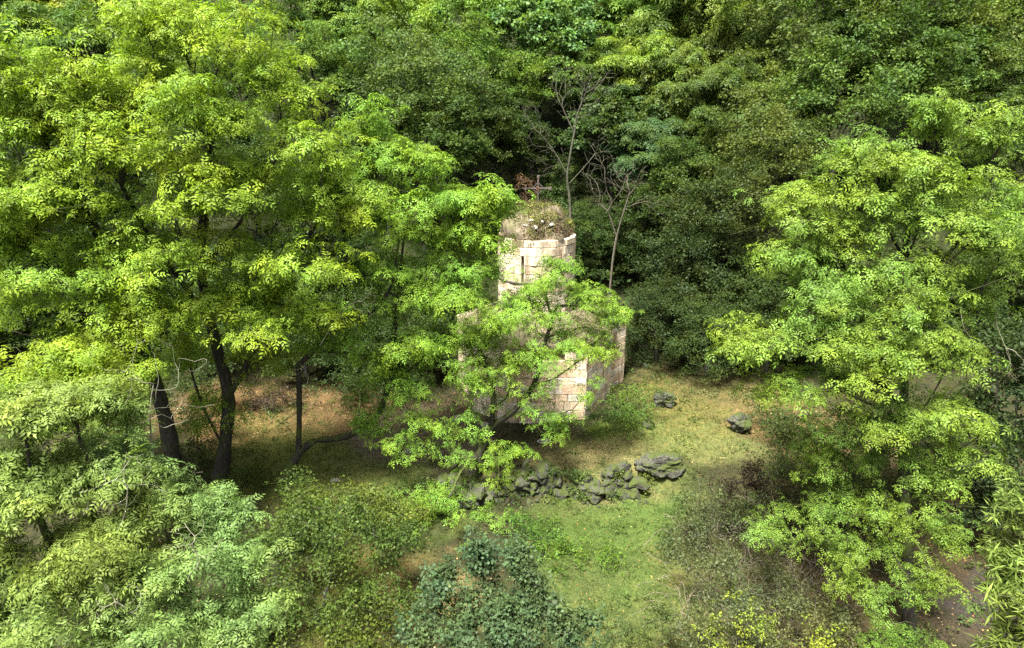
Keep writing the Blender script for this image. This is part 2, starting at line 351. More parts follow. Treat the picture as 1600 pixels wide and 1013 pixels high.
class Tree:
    def __init__(s, rng): s.P, s.par, s.fixed, s.path = [], [], [], []; s.rng = rng
    def add(s, p, parent, fixed=False):
        s.P.append(np.array(p, float)); s.par.append(parent); s.fixed.append(fixed)
        s.path.append(0 if parent < 0 else s.path[parent] + np.linalg.norm(s.P[-1] - s.P[parent])); return len(s.P) - 1
    def limb(s, pts, step=0.5, parent=None):
        pts = resample(pts, step)
        if not s.P: prev = s.add(pts[0], -1, True); pts = pts[1:]
        else: prev = int(np.argmin(np.linalg.norm(np.array(s.P) - pts[0], axis=1))) if parent is None else parent
        for p in pts:
            if np.linalg.norm(p - s.P[prev]) < 1e-4: continue
            prev = s.add(p, prev, True)
        return prev
    def grow(s, att, bf=0.35, clear=0.0, seg=0.7, sag=0.10, jit=0.07):
        """join every attractor to the growing skeleton by the cheapest route; returns their node ids"""
        rng = s.rng; att = np.array(att); n = len(att); ids = np.full(n, -1)
        P0 = np.array(s.P); ok = np.array(s.path) >= clear
        cost = np.full(n, 1e9); par = np.zeros(n, int); done = np.zeros(n, bool)
        def relax(k):
            d = np.linalg.norm(att - s.P[k], axis=1) + bf * s.path[k]
            m = d < cost; cost[m] = d[m]; par[m] = k
        for k in range(len(s.P)):
            if ok[k]: relax(k)
        for _ in range(n):
            c = np.where(done, 1e18, cost); i = int(np.argmin(c)); done[i] = True; p = par[i]; a, b = s.P[p], att[i]; d = np.linalg.norm(b - a)
            k = max(1, int(round(d / seg))); prev = p
            for j in range(1, k):
                t = j / k; q = a + (b - a) * t + rng.normal(0, 1, 3) * jit * d / k ** .5; q[2] -= sag * d * math.sin(math.pi * t); prev = s.add(q, prev); relax(prev)
            prev = s.add(b, prev); relax(prev); ids[i] = prev
        return ids
    def finish(s, base_r, tip_r=0.012, smooth=2):
        P = np.array(s.P); par = np.array(s.par); n = len(P); fx = np.array(s.fixed)
        kids = [[] for _ in range(n)]
        for i in range(n):
            if par[i] >= 0: kids[par[i]].append(i)
        ntip = np.zeros(n)
        for i in range(n - 1, -1, -1):
            if not kids[i]: ntip[i] = 1
            if par[i] >= 0: ntip[par[i]] += ntip[i]
        main = np.array([max(k, key=lambda q: ntip[q]) if k else -1 for k in kids])
        for _ in range(smooth):
            Q = P.copy(); m = (~fx) & (main >= 0) & (par >= 0)
            Q[m] = 0.5 * P[m] + 0.25 * P[par[m]] + 0.25 * P[main[m]]; P = Q
        e = math.log(max(ntip[0], 2)) / math.log(base_r / tip_r)
        r = tip_r * ntip ** (1 / e)
        r = r * np.where(fx, 1.0 - 0.12 * np.clip(np.array(s.path) / 8, 0, 1), 1.0)
        s.P, s.par, s.main, s.r, s.kids, s.nt = P, par, main, r, kids, ntip
        return s
    def tubes(s, flare=0.5):
        V, F = [], []; off = 0; n = len(s.P)
        starts = [0] + [c for i in range(n) for c in s.kids[i] if c != s.main[i]]
        for st in starts:
            ch = [st] if st == 0 else [s.par[st], st]
            i = st
            while s.main[i] >= 0: i = s.main[i]; ch.append(i)
            p = s.P[ch]; r = s.r[ch].copy()
            if st != 0: r[0] = r[1]
            rm = r.max(); k = 10 if rm > .18 else 7 if rm > .08 else 5 if rm > .035 else 3
            if st == 0:
                hh = np.linalg.norm(p - p[0], axis=1); r = r * (1 + flare * np.exp(-hh / 0.6))
            t = np.gradient(p, axis=0) if len(p) > 1 else np.array([[0, 0, 1.]]); t = _unit(t)
            ref = np.array((1.0, 0.13, 0.07)) if abs(t[0, 0]) < .8 else np.array((0.1, 1.0, 0.05))
            x = _unit(np.cross(t, ref)); y = np.cross(t, x)
            ang = np.arange(k) * 2 * math.pi / k
            ring = np.cos(ang)[None, :, None] * x[:, None, :] + np.sin(ang)[None, :, None] * y[:, None, :]
            rr = r[:, None, None]
            if k >= 7: rr = rr * (1 + s.rng.normal(0, .07, (len(p), k, 1)))
            v = p[:, None, :] + ring * rr
            V.append(v.reshape(-1, 3)); m = len(p)
            a = (np.arange(m - 1)[:, None] * k + np.arange(k)[None, :]); b = (np.arange(m - 1)[:, None] * k + (np.arange(k)[None, :] + 1) % k)
            F.append(np.stack((a, b, b + k, a + k), 2).reshape(-1, 4) + off); off += m * k
        return np.concatenate(V), np.concatenate(F)
def twig_prisms(a, b, r):
    """thin three-sided twigs from a to b"""
    N = len(a); t = _unit(b - a); ref = np.tile(np.array((0.3, 0.2, 1.0)), (N, 1)); x = _unit(np.cross(t, ref)); y = np.cross(t, x); V = np.zeros((N, 6, 3))
    for k in range(3):
        an = k * 2.0944; o = x * math.cos(an) + y * math.sin(an); V[:, k] = a + o * r; V[:, k + 3] = b + o * r * 0.4
    base = (np.arange(N) * 6)[:, None, None]; q = np.array([[0, 1, 4, 3], [1, 2, 5, 4], [2, 0, 3, 5]])[None]
    return V.reshape(-1, 3), (base + q).reshape(-1, 4)
def pads(rng, pts, outward, m, spread, flat, size, up=0.75, out=0.55, jitter=0.35):
    n = len(pts); P = np.repeat(pts, m, 0); O = np.repeat(outward, m, 0)
    D = rng.normal(0, 1, (n * m, 3)) * np.array((spread, spread, spread * flat))
    ax = _unit(np.array((0, 0, up)) + O * out + rng.normal(0, jitter, (n * m, 3)))
    return P, P + D, ax, size * rng.uniform(.55, 1.4, n * m)

def hero_tree(name, label, cat, limbs, lobes, base_r, kind, leaf_size, m, spread, colour, bark=(0.045, 0.039, 0.032), seed=1, clear=3.0,
              flat=0.35, bf=0.35, group=None, parts=None, tip=0.015, under=-0.55, inner=0.35, twig=True, leaf_up=0.75, split=4, twig_r=0.010):
    """limbs: lists of world points, the first one the trunk; lobes: (centre, radii, attractors)"""
    rng = np.random.default_rng(seed); base = np.array(limbs[0][0], float)
    tr = Tree(rng)
    for L in limbs: tr.limb(np.array(L, float))
    att, cen = [], []
    if split > 1:                                  # every bough is a few smaller clumps
        sub = []
        for c, r, n in lobes:
            c, r = np.array(c), np.array(r)
            for q in range(split): sub.append((c + r * rng.uniform(-.68, .68, 3), r * rng.uniform(.38, .62) * np.array((1.1, 1.1, .95)), max(2, int(round(.78 * n / split)))))
            sub.append((c, r, max(2, int(.20 * n))))
        lobes = sub
    for c, r, n in lobes:
        a = sample_lobe(rng, np.array(c), np.array(r), n, inner, under); sh = rng.random(n) < .16     # shoots that leave the outline
        a = a + np.where(sh, rng.uniform(.15, .55, n), rng.normal(0, .08, n))[:, None] * (a - np.array(c)); att.append(a); cen.append(np.tile(c, (n, 1)))
    att = np.concatenate(att); cen = np.concatenate(cen)
    ids = tr.grow(att, bf=bf, clear=clear); tr.finish(base_r, tip)
    V, F = tr.tubes()
    P = tr.P[ids]; A, B, ax, sz = pads(rng, P, _unit(P - cen), m, spread, flat, leaf_size, up=leaf_up)
    if twig:
        v2, f2 = twig_prisms(A, B, twig_r); F = np.concatenate((F, f2 + len(V))); V = np.concatenate((V, v2))
    root = tag(empty(name, base), label, cat, group)
    obj("trunk", np_mesh(name + "_trunk", V - base, F, BARK, smooth=True), root, color=bark)
    lv, lf, la = stamp(kind, B, ax, sz, rng)
    obj("crown", np_mesh(name + "_crown", lv - base, lf, LEAF, attr=la), root, color=colour)
    return root, tr
def lobe(px, py, Y, rx, ry, n, deep=1.0):
    c = at(px, py, Y); s = mpp(Y, c[2]); return (c, (rx * s, rx * s * deep, ry * s / _cp), n)

# ------------------------------------------------------------------ the church
def block_mesh(seed):
    rng = random.Random(seed); bm = bmesh.new(); bmesh.ops.create_cube(bm, size=1.0)
    bmesh.ops.bevel(bm, geom=bm.edges[:], offset=0.05, segments=1, affect='EDGES')
    for v in bm.verts:
        for k in range(3): v.co[k] += rng.uniform(-.028, .028)
    me = bpy.data.meshes.new("ashlar_block"); bm.to_mesh(me); bm.free(); me.materials.append(STONE); return me
def build_church():
    rng = random.Random(5); BL = [block_mesh(i) for i in range(5)]
    ctr = np.array((1.75, 47.2)); gz = -0.15
    root = tag(empty("round_church", (ctr[0], ctr[1], gz)), "ruined pale stone church with round drum half hidden behind ash leaves", "church")
    # --- lower body: irregular many-sided plan, relative to the drum axis
    plan = [(-2.2, -4.75), (3.35, -4.45), (5.7, -0.15), (5.4, 0.35), (7.1, 2.3), (4.8, 5.5), (-2.5, 5.8), (-6.0, 2.6), (-4.6, -2.9)]
    TINT = [(0.66, 0.55, 0.40), (0.70, 0.61, 0.47), (0.64, 0.50, 0.35), (0.71, 0.64, 0.52), (0.62, 0.49, 0.35), (0.68, 0.61, 0.51), (0.62, 0.46, 0.32)]
    H = 5.75
    def core(name, pl, z0, z1, tint):
        bm = bmesh.new(); a = [bm.verts.new((x, y, z0)) for x, y in pl]; b = [bm.verts.new((x, y, z1)) for x, y in pl]; k = len(pl)
        for i in range(k): bm.faces.new((a[i], a[(i + 1) % k], b[(i + 1) % k], b[i]))
        bm.faces.new(b)
        bm.normal_update(); me = bpy.data.meshes.new(name); bm.to_mesh(me); bm.free(); me.materials.append(STONE)
        return obj(name, me, root, color=tint)
    inset = [(x * 0.955, y * 0.955) for x, y in plan]
    body = core("body_wall", inset, -0.6, H - 0.1, (0.20, 0.165, 0.125))
    # one stone: placed with its outer face flush with the wall line
    rest = []                                       # (matrix) of the stones the picture shows nothing of
    def put(parent, x, y, z, rz, sx, sy, sz, tint, seen=True):
        M = Matrix.Translation((x, y, z)) @ Matrix.Rotation(rz, 4, 'Z') @ Matrix.Diagonal((sx, sy, sz, 1))
        if not seen: rest.append((parent, M)); return
        o = bpy.data.objects.new("ashlar_block", rng.choice(BL)); link(o, parent); o.matrix_local = M
        g = rng.uniform(.88, 1.1); o.color = (tint[0] * g, tint[1] * g, tint[2] * g, 1)
    k = len(plan)
    for i in range(k):
        a, b = np.array(plan[i]), np.array(plan[(i + 1) % k]); L = np.linalg.norm(b - a); d = (b - a) / L; rz = math.atan2(d[1], d[0])
        nrm = np.array((d[1], -d[0])); seen = i in (0, 1, 2, 3, 8)
        z = -0.5; course = 0
        while z < H - .3:
            hh = rng.choice((0.55, 0.62, 0.7)); hh = min(hh, H - z); s = 0.0
            while s < L - 0.02:
                ww = rng.uniform(.75, 1.35)
                if L - s - ww < .45: ww = L - s
                ww = min(ww, L - s)
                p = a + d * (s + ww / 2) - nrm * (0.22 - rng.uniform(-.012, .02))
                if not (seen and z > 4.6 and rng.random() < .10):   # a few top stones have fallen
                    put(body, p[0], p[1], z + hh / 2, rz, ww - .022, .46, hh - .022, rng.choice(TINT), seen)
                s += ww
            z += hh; course += 1
    # --- sloping stone roof between the body and the drum
    bm = bmesh.new(); N = 40; r1 = 2.9; ring0, ring1 = [], []
    for j in range(N):
        t = 2 * math.pi * j / N; dx, dy = math.cos(t), math.sin(t); best = 99
        for i in range(k):                          # where this direction leaves the plan
            (x1, y1), (x2, y2) = plan[i], plan[(i + 1) % k]; den = dx * (y2 - y1) - dy * (x2 - x1)
            if abs(den) < 1e-9: continue
            u = (x1 * (y2 - y1) - y1 * (x2 - x1)) / den; sg = (x1 * dy - y1 * dx) / den
            if u > 0 and -1e-6 <= sg <= 1 + 1e-6: best = min(best, u)
        ring0.append(bm.verts.new((dx * (best + .12), dy * (best + .12), H + .02 + rng.uniform(-.05, .05)))); ring1.append(bm.verts.new((dx * r1, dy * r1, H + 1.5 + rng.uniform(-.05, .05))))
    for j in range(N): bm.faces.new((ring0[j], ring0[(j + 1) % N], ring1[(j + 1) % N], ring1[j]))
    low = [bm.verts.new((v.co.x, v.co.y, v.co.z - .2)) for v in ring0]
    for j in range(N): bm.faces.new((low[j], low[(j + 1) % N], ring0[(j + 1) % N], ring0[j]))
    bm.normal_update(); me = bpy.data.meshes.new("lower_roof"); bm.to_mesh(me); bm.free(); me.materials.append(EARTH)
    obj("lower_roof", me, root)
    # --- the drum
    Rd, z0, z1 = 2.74, H + 1.25, 12.55
    def ringpl(r, n=48): return [(r * math.cos(2 * math.pi * j / n), r * math.sin(2 * math.pi * j / n)) for j in range(n)]
    drum = core("drum", ringpl(Rd - .345), H - .5, z1 - .1, (0.03, 0.026, 0.022))  # core near black: the shade inside the slits is put into its colour
    slits = [(-112, 9.85, 11.45), (-33, 10.0, 11.6)]                # azimuth, bottom, top
    z = z0; ci = 0
    hs = [.62, .62, .62, .62, .60, .60, .62, .56, .50]
    tot = sum(hs); hs = [h_ * (z1 - z0) / tot for h_ in hs]
    for hh in hs:
        nblk = 16 if ci % 2 else 17; a0 = rng.uniform(0, 1)
        edges = sorted([(a0 + j + rng.uniform(-.15, .15)) / nblk * 360 % 360 for j in range(nblk)])
        # openings break the course
        cuts = []
        for az, sb, stp in slits:
            if z + hh * .5 > sb and z + hh * .5 < stp: cuts.append((az % 360, 1.9))
        spans = [(edges[j], edges[j + 1]) for j in range(nblk - 1)] + [(edges[-1], edges[0] + 360)]
        out = []
        for s0, s1 in spans:
            parts = [(s0, s1)]
            for caz, hw in cuts:
                nxt = []
                for q0, q1 in parts:
                    c = caz
                    while c < q0 - 90: c += 360
                    if q1 <= c - hw or q0 >= c + hw: nxt.append((q0, q1)); continue
                    if c - hw - q0 > 1.2: nxt.append((q0, c - hw))
                    if q1 - c - hw > 1.2: nxt.append((c + hw, q1))
                parts = nxt
            out += parts
        for q0, q1 in out:
            sub = max(1, int(round((q1 - q0) / 13.0)))           # long stones follow the curve
            mid = R((q0 + q1) / 2); ww = 2 * Rd * math.sin(R(q1 - q0) / 2)
            seen = math.sin(mid) < 0.25
            rr = Rd * math.cos(R(q1 - q0) / 2) * .5 + Rd * .5 - .17 + rng.uniform(-.01, .015)
            top = ci == len(hs) - 1
            if top: rr += rng.uniform(-.05, .05)
            put(drum, rr * math.cos(mid), rr * math.sin(mid), z + hh / 2, mid + math.pi / 2, ww - .012, .36, hh - .012 - (rng.uniform(0, .12) if top else 0),
                rng.choice([(0.55, 0.46, 0.33), (0.58, 0.51, 0.39), (0.54, 0.44, 0.31), (0.59, 0.53, 0.42), (0.57, 0.49, 0.37)]) if not (top and rng.random() < .3) else (0.20, 0.18, 0.10), seen)
        z += hh; ci += 1
        if ci == 4:                                               # dark string course
            bm = bmesh.new(); nn = 56; rin = Rd - .10
            prof = [(rin, z - .05), (Rd + .07, z - .03), (Rd + .07, z + .05), (rin, z + .08)]
            rows = [[bm.verts.new((r_ * math.cos(2 * math.pi * j / nn), r_ * math.sin(2 * math.pi * j / nn), zz)) for j in range(nn)] for r_, zz in prof]
            for q in range(3):
                for j in range(nn): bm.faces.new((rows[q][j], rows[q][(j + 1) % nn], rows[q + 1][(j + 1) % nn], rows[q + 1][j]))
            bm.normal_update(); me = bpy.data.meshes.new("string_course"); bm.to_mesh(me); bm.free(); me.materials.append(STONE)
            obj("string_course", me, root, color=(0.16, 0.14, 0.12))
    for par in (body, drum):                                      # the stones of the far side, joined
        bm = bmesh.new()
        for p_, M in rest:
            if p_ is par:
                r_ = bmesh.ops.create_cube(bm, size=1.0); bmesh.ops.transform(bm, matrix=M, verts=r_["verts"])
        me = bpy.data.meshes.new("rear_stonework"); bm.to_mesh(me); bm.free(); me.materials.append(STONE)
        o = obj("rear_stonework", me, par, color=(0.6, 0.5, 0.37)); o["kind"] = "stuff"
    # --- ruined dome: an earth covered mound
    bm = bmesh.new(); bmesh.ops.create_uvsphere(bm, u_segments=36, v_segments=18, radius=1.0)
    bmesh.ops.delete(bm, geom=[v for v in bm.verts if v.co.z < -.25], context='VERTS')
    for v in bm.verts:
        f = 1 + .22 * mnoise.noise(v.co * 1.7) + .08 * mnoise.noise(v.co * 6)
        v.co = Vector((v.co.x * 2.45 * f, v.co.y * 2.45 * f, v.co.z * 2.0 * f))
    bm.normal_update(); me = bpy.data.meshes.new("dome_mound"); bm.to_mesh(me); bm.free()
    for p in me.polygons: p.use_smooth = True
    me.materials.append(EARTH); obj("dome_mound", me, root, (0, 0, z1 - .05))
    return root, ctr, gz + z1
EARTH = rock_material("earth", (0.10, 0.075, 0.05), (0.22, 0.17, 0.11), 0.5)
church, church_c, rim_z = build_church()

def rock_mesh(name, seed, mat, sub=3, rough=.5, cuts=9):
    """a lump cut by random planes, so that it has facets and edges, then roughened"""
    rng = random.Random(seed); bm = bmesh.new(); bmesh.ops.create_icosphere(bm, subdivisions=sub, radius=1.0); o = Vector((seed * 3.7, seed * 1.3, seed * 7.1))
    pl = []
    for _ in range(cuts):
        n = Vector((rng.gauss(0, 1), rng.gauss(0, 1), rng.gauss(0, 1))).normalized(); pl.append((n, rng.uniform(.58, .88)))
    for v in bm.verts:
        c = v.co.copy(); q = 1.0
        for n, d in pl:
            k = c.dot(n)
            if k > d: q = min(q, d / k)
        n_ = mnoise.noise(c * 1.6 + o) * rough * .5 + mnoise.noise(c * 4 + o) * rough * .3 + mnoise.noise(c * 9 + o) * rough * .22
        v.co = c * q * 1.12 * (1 + n_)
    bm.normal_update(); me = bpy.data.meshes.new(name); bm.to_mesh(me); bm.free(); me.materials.append(mat); return me

# white stones showing through the growth on the dome
ST = [rock_mesh("fallen_stone", i + 40, PALEROCK, 2) for i in range(4)]
rs = random.Random(9)
dome_top = np.array((church_c[0], church_c[1], rim_z))
for i, (az, el, lab) in enumerate([(-112, 27, "small white stone on the dome weeds, leftmost of the three lower ones"), (-95, 25, "larger white stone in the middle of the dome's weeds"), (-66, 28, "white stone on the right side of the dome weeds"),
                              (-104, 38, "white stone high on the dome, left of the cross foot"), (-82, 36, "white stone high on the dome just under the cross")]):
    a, e = R(az), R(el); p = dome_top + np.array((2.45 * math.cos(a) * math.cos(e), 2.45 * math.sin(a) * math.cos(e), 1.98 * math.sin(e) - .02))
    o = obj("dome_stone", ST[i % 4], None, Vector(p)); o.scale = (rs.uniform(.14, .30), rs.uniform(.14, .22), rs.uniform(.10, .18)); o.rotation_euler = (rs.uniform(-.3, .3), rs.uniform(-.3, .3), rs.uniform(0, 6))
    tag(o, lab, "stone", "loose stones on the dome")
def build_cross():
    p = dome_top + np.array((0.05, -0.2, 1.75)); root = tag(empty("iron_cross", p), "weathered metal cross standing on top of the church dome", "cross")
    def bar(name, a, b, wx, wy, parent=root):
        bm = bmesh.new(); bmesh.ops.create_cube(bm, size=1.0); a, b = Vector(a), Vector(b); d = b - a
        for v in bm.verts: v.co = Vector((v.co.x * wx, v.co.y * wy, v.co.z * d.length * (1 if abs(v.co.z) > 0 else 1)))
        bmesh.ops.bevel(bm, geom=bm.edges[:], offset=0.012, segments=1, affect='EDGES')
        bmesh.ops.transform(bm, matrix=Matrix.Translation((a + b) / 2) @ d.to_track_quat('Z', 'Y').to_matrix().to_4x4(), verts=bm.verts[:])
        me = bpy.data.meshes.new(name); bm.to_mesh(me); bm.free(); me.materials.append(IRON); return obj(name, me, parent)
    bar("post", (0, 0, -.35), (0, 0, 2.15), .10, .10)
    bar("crossbar", (-.82, -.004, 1.42), (.82, .004, 1.42), .09, .09)
    for x, z in ((-.86, 1.42), (.86, 1.42), (0, 2.2)):
        bar("bar_end", (x - .02, 0, z - .11), (x + .02, 0, z + .11), .13, .15)
    for sx in (-1, 1):
        for sz in (-1, 1): bar("brace", (.34 * sx, 0.02, 1.42 + .05 * sz), (.05 * sx, 0.02, 1.42 + .36 * sz), .05, .05)
    return root
build_cross()

# ------------------------------------------------------------------ big ash trees on the left
G_ASH = (0.190, 0.272, 0.026)
b1 = ground_at(345, 745); b2 = ground_at(275, 765); b3 = ground_at(447, 752)
ash1, _ = hero_tree("ash_tree", "tallest bright green ash with forked grey trunk, rising left of the church", "tree",
    [[b1, at(352, 690, 35.4), at(357, 620, 35.3), at(338, 540, 35), at(315, 430, 34.5), at(318, 330, 34), at(330, 200, 33)],
     [at(357, 620, 35.3), at(384, 572, 35.2), at(412, 510, 35.4), at(450, 430, 36), at(500, 340, 36.5)],
     [at(350, 700, 35.4), at(324, 650, 35), at(300, 585, 34.6), at(284, 500, 34), at(270, 420, 33.5)],
     [at(332, 515, 35), at(290, 450, 33), at(240, 380, 32), at(190, 290, 31)],
     [at(336, 545, 35.1), at(420, 556, 33.6), at(520, 545, 32)],
     [at(315, 420, 34.5), at(380, 340, 34), at(430, 250, 34)]],
    [lobe(330, 60, 33, 115, 70, 120), lobe(235, 130, 32, 90, 70, 90), lobe(420, 150, 34, 70, 80, 90), lobe(300, 190, 31, 120, 65, 110), lobe(440, 250, 33.5, 95, 65, 90),
     lobe(200, 245, 31, 110, 60, 80), lobe(340, 300, 31, 130, 60, 100), lobe(500, 330, 35, 100, 70, 90), lobe(250, 370, 31, 120, 50, 70), lobe(420, 390, 33, 120, 50, 70),
     lobe(230, 30, 33, 60, 40, 40), lobe(440, 500, 31.5, 120, 34, 70), lobe(150, 160, 31, 70, 60, 40), lobe(330, 460, 33, 110, 45, 70), lobe(290, 540, 35, 60, 40, 40), lobe(400, 440, 33, 90, 40, 50), lobe(310, 640, 36.5, 40, 40, 14), lobe(345, 660, 34.6, 30, 50, 9), lobe(420, 560, 36, 50, 30, 24)],
    0.40, "ash", 0.50, 3, 0.44, G_ASH, seed=3, clear=6.0)
ash2, _ = hero_tree("ash_tree", "spreading ash with dark leaning trunk at the far left edge", "tree",
    [[b2, at(268, 700, 32.6), at(252, 630, 32.2), at(228, 560, 31.8), at(205, 500, 31.5), at(170, 400, 31), at(120, 300, 30.5), at(90, 180, 30)],
     [at(205, 500, 31.5), at(120, 440, 30.5), at(40, 400, 30)],
     [at(150, 350, 31), at(60, 270, 30)]],
    [lobe(50, 110, 30, 90, 75, 90), lobe(130, 190, 30.5, 80, 60, 80), lobe(30, 230, 29.5, 90, 60, 80), lobe(110, 300, 29.5, 110, 60, 90), lobe(20, 350, 29, 90, 60, 80),
     lobe(90, 410, 29, 110, 40, 70), lobe(180, 470, 30, 90, 40, 45), lobe(10, 470, 29.5, 60, 40, 35), lobe(-60, 200, 30, 80, 110, 60), lobe(120, 560, 28, 110, 45, 80), lobe(170, 650, 34, 80, 45, 50), lobe(150, 520, 28, 110, 40, 60), lobe(60, 580, 27, 80, 50, 60), lobe(190, 600, 34.5, 60, 50, 40)],
    0.42, "ash", 0.47, 4, 0.44, (0.185, 0.268, 0.026), seed=8, clear=5.0)
ash3, _ = hero_tree("ash_tree", "slender leaning ash whose crown spreads just left of the church drum", "tree",
    [[b3, at(463, 715, 35.6), at(490, 690, 35.8), at(540, 683, 36.2), at(590, 650, 37), at(610, 580, 37.6), at(620, 480, 38), at(630, 380, 38), at(640, 280, 38)],
     [at(466, 712, 35.6), at(468, 640, 35.9), at(466, 570, 36)],
     [at(620, 480, 38), at(680, 400, 38), at(740, 330, 38)],
     [at(612, 560, 37.6), at(550, 480, 37), at(530, 400, 37)],
     [at(500, 690, 35.8), at(535, 705, 35.4), at(548, 735, 35)]],
    [lobe(560, 215, 38, 55, 55, 50), lobe(545, 300, 37, 70, 55, 70), lobe(655, 265, 38, 50, 45, 50), lobe(700, 320, 38, 70, 45, 70), lobe(770, 320, 38, 42, 38, 45), lobe(620, 350, 37, 90, 50, 80),
     lobe(720, 390, 38, 75, 45, 65), lobe(580, 430, 36.5, 100, 50, 75), lobe(680, 460, 37, 85, 50, 65), lobe(600, 530, 36.5, 85, 45, 55), lobe(690, 540, 37, 55, 40, 35), lobe(620, 620, 36.5, 70, 45, 50), lobe(520, 510, 36, 60, 40, 25)],
    0.27, "ash", 0.47, 4, 0.44, (0.150, 0.250, 0.028), seed=21, clear=5.5)
b4 = ground_at(742, 742)
ash4, _ = hero_tree("arching_ash", "mossy crooked ash with airy leaves standing in front of the church", "tree",
    [[b4, at(748, 715, 35.3), at(768, 668, 35.6), at(800, 645, 35.8), at(835, 600, 36), at(850, 540, 36.2), at(870, 480, 36.4)],
     [at(748, 718, 35.3), at(705, 716, 35.2), at(655, 722, 35), at(618, 710, 35), at(596, 688, 35.3)],
     [at(648, 722, 35), at(670, 745, 34.4), at(715, 762, 33.8)],
     [at(800, 645, 35.8), at(850, 652, 35.4), at(895, 640, 35)],
     [at(768, 668, 35.6), at(770, 610, 35.3), at(755, 560, 35.5)]],
    [lobe(862, 432, 36.5, 44, 28, 50), lobe(930, 480, 36.5, 50, 34, 62), lobe(805, 485, 36, 75, 34, 66), lobe(885, 535, 36, 80, 34, 80), lobe(785, 560, 35.5, 65, 40, 66), lobe(850, 490, 36.2, 50, 30, 36), lobe(955, 548, 36, 34, 14, 10),
     lobe(860, 600, 35.5, 75, 26, 22), lobe(820, 655, 35, 90, 22, 26), lobe(880, 665, 35, 45, 22, 14), lobe(735, 525, 36, 45, 35, 44), lobe(760, 520, 35.6, 40, 26, 30), lobe(725, 580, 35.4, 40, 30, 24), lobe(640, 670, 35, 60, 32, 42), lobe(720, 690, 35, 50, 25, 22),
     lobe(720, 775, 33.5, 95, 40, 60), lobe(780, 815, 33, 60, 30, 35), lobe(660, 790, 33.5, 45, 35, 25), lobe(735, 620, 35, 30, 30, 10), lobe(800, 720, 34.5, 60, 28, 28)],
    0.30, "ash", 0.35, 4, 0.32, (0.155, 0.255, 0.030), seed=33, clear=0.5, bf=0.2)

# ------------------------------------------------------------------ foreground ash, lower left
fb = np.array((-8.5, 13.0, float(hgt(-8.5, 13.0))))
ash5, tr5 = hero_tree("foreground_ash", "pale green ash filling the lower corner below the dark leaning trunk", "tree",
    [[fb, at(170, 1120, 13), at(165, 1000, 13), at(150, 860, 13), at(140, 720, 13)], [at(165, 1000, 13), at(260, 900, 13), at(330, 830, 13.3)], [at(160, 950, 13), at(70, 830, 12.5), at(40, 680, 12.5)]],
    [lobe(45, 640, 13, 61, 33, 60), lobe(140, 625, 13.5, 45, 24, 40), lobe(195, 640, 14, 18, 18, 12), lobe(40, 760, 12.3, 74, 44, 70), lobe(150, 740, 13, 66, 44, 60), lobe(240, 780, 13.5, 57, 37, 50),
     lobe(335, 800, 14, 45, 26, 36), lobe(110, 860, 12, 82, 44, 70), lobe(250, 880, 12.5, 82, 37, 70), lobe(370, 880, 13, 41, 30, 30), lobe(60, 970, 11.5, 90, 44, 60), lobe(210, 980, 11.5, 90, 44, 60), lobe(-30, 740, 12.5, 60, 60, 40), lobe(-20, 880, 12, 60, 60, 40), lobe(360, 970, 12.3, 61, 37, 45), lobe(160, 700, 14.5, 49, 30, 20)],
    0.22, "ash_near", 0.28, 4, 0.25, (0.145, 0.205, 0.048), seed=41, clear=4.5, tip=0.006, inner=.15, split=6, twig_r=.006)

# ------------------------------------------------------------------ ashes on the right
b8 = ground_at(1422, 992)
ash8, _ = hero_tree("ash_tree", "large layered ash with straight grey trunk on the right-hand side", "tree",
    [[b8, at(1420, 960, b8[1] + .1), at(1416, 840, b8[1] + .4), at(1412, 720, 25), at(1412, 600, 25.5), at(1405, 480, 26), at(1420, 360, 26.5), at(1460, 230, 27)],
     [at(1412, 640, 25.3), at(1330, 560, 25), at(1240, 530, 25), at(1180, 530, 25)], [at(1408, 520, 26), at(1320, 420, 26.5), at(1290, 320, 27)], [at(1405, 480, 26), at(1480, 400, 26), at(1550, 300, 26.5)],
     [at(1412, 690, 25), at(1450, 660, 24.5), at(1490, 690, 24)]],
    [lobe(1468, 195, 27, 45, 38, 50), lobe(1540, 225, 27, 60, 45, 60), lobe(1350, 245, 27, 55, 42, 60), lobe(1430, 270, 26.5, 75, 45, 70), lobe(1280, 320, 27, 70, 50, 70), lobe(1390, 340, 26, 85, 45, 80),
     lobe(1520, 330, 26, 90, 55, 80), lobe(1260, 400, 26.5, 70, 45, 65), lobe(1340, 430, 25.5, 85, 45, 75), lobe(1450, 430, 25, 90, 50, 80), lobe(1560, 430, 26, 60, 50, 45), lobe(1180, 525, 25.5, 60, 35, 60),
     lobe(1270, 530, 25, 90, 45, 80), lobe(1380, 540, 24.5, 90, 45, 75), lobe(1480, 540, 25, 60, 40, 45), lobe(1230, 600, 25, 55, 28, 30), lobe(1340, 610, 24.5, 75, 28, 35), lobe(1490, 650, 24, 45, 25, 24), lobe(1505, 710, 23.7, 42, 26, 24),
     lobe(1300, 400, 26.5, 50, 70, 40), lobe(1600, 300, 27, 60, 60, 40), lobe(1420, 640, 24, 70, 34, 44), lobe(1350, 670, 24.2, 60, 30, 34), lobe(1450, 740, 23.6, 46, 30, 26), lobe(1400, 480, 24.6, 110, 60, 60), lobe(1310, 490, 25, 90, 60, 50), lobe(1470, 320, 25.5, 100, 60, 50)],
    0.24, "ash", 0.385, 3, 0.34, (0.142, 0.215, 0.030), seed=52, clear=4.0)
b9 = ground_at(1330, 905)
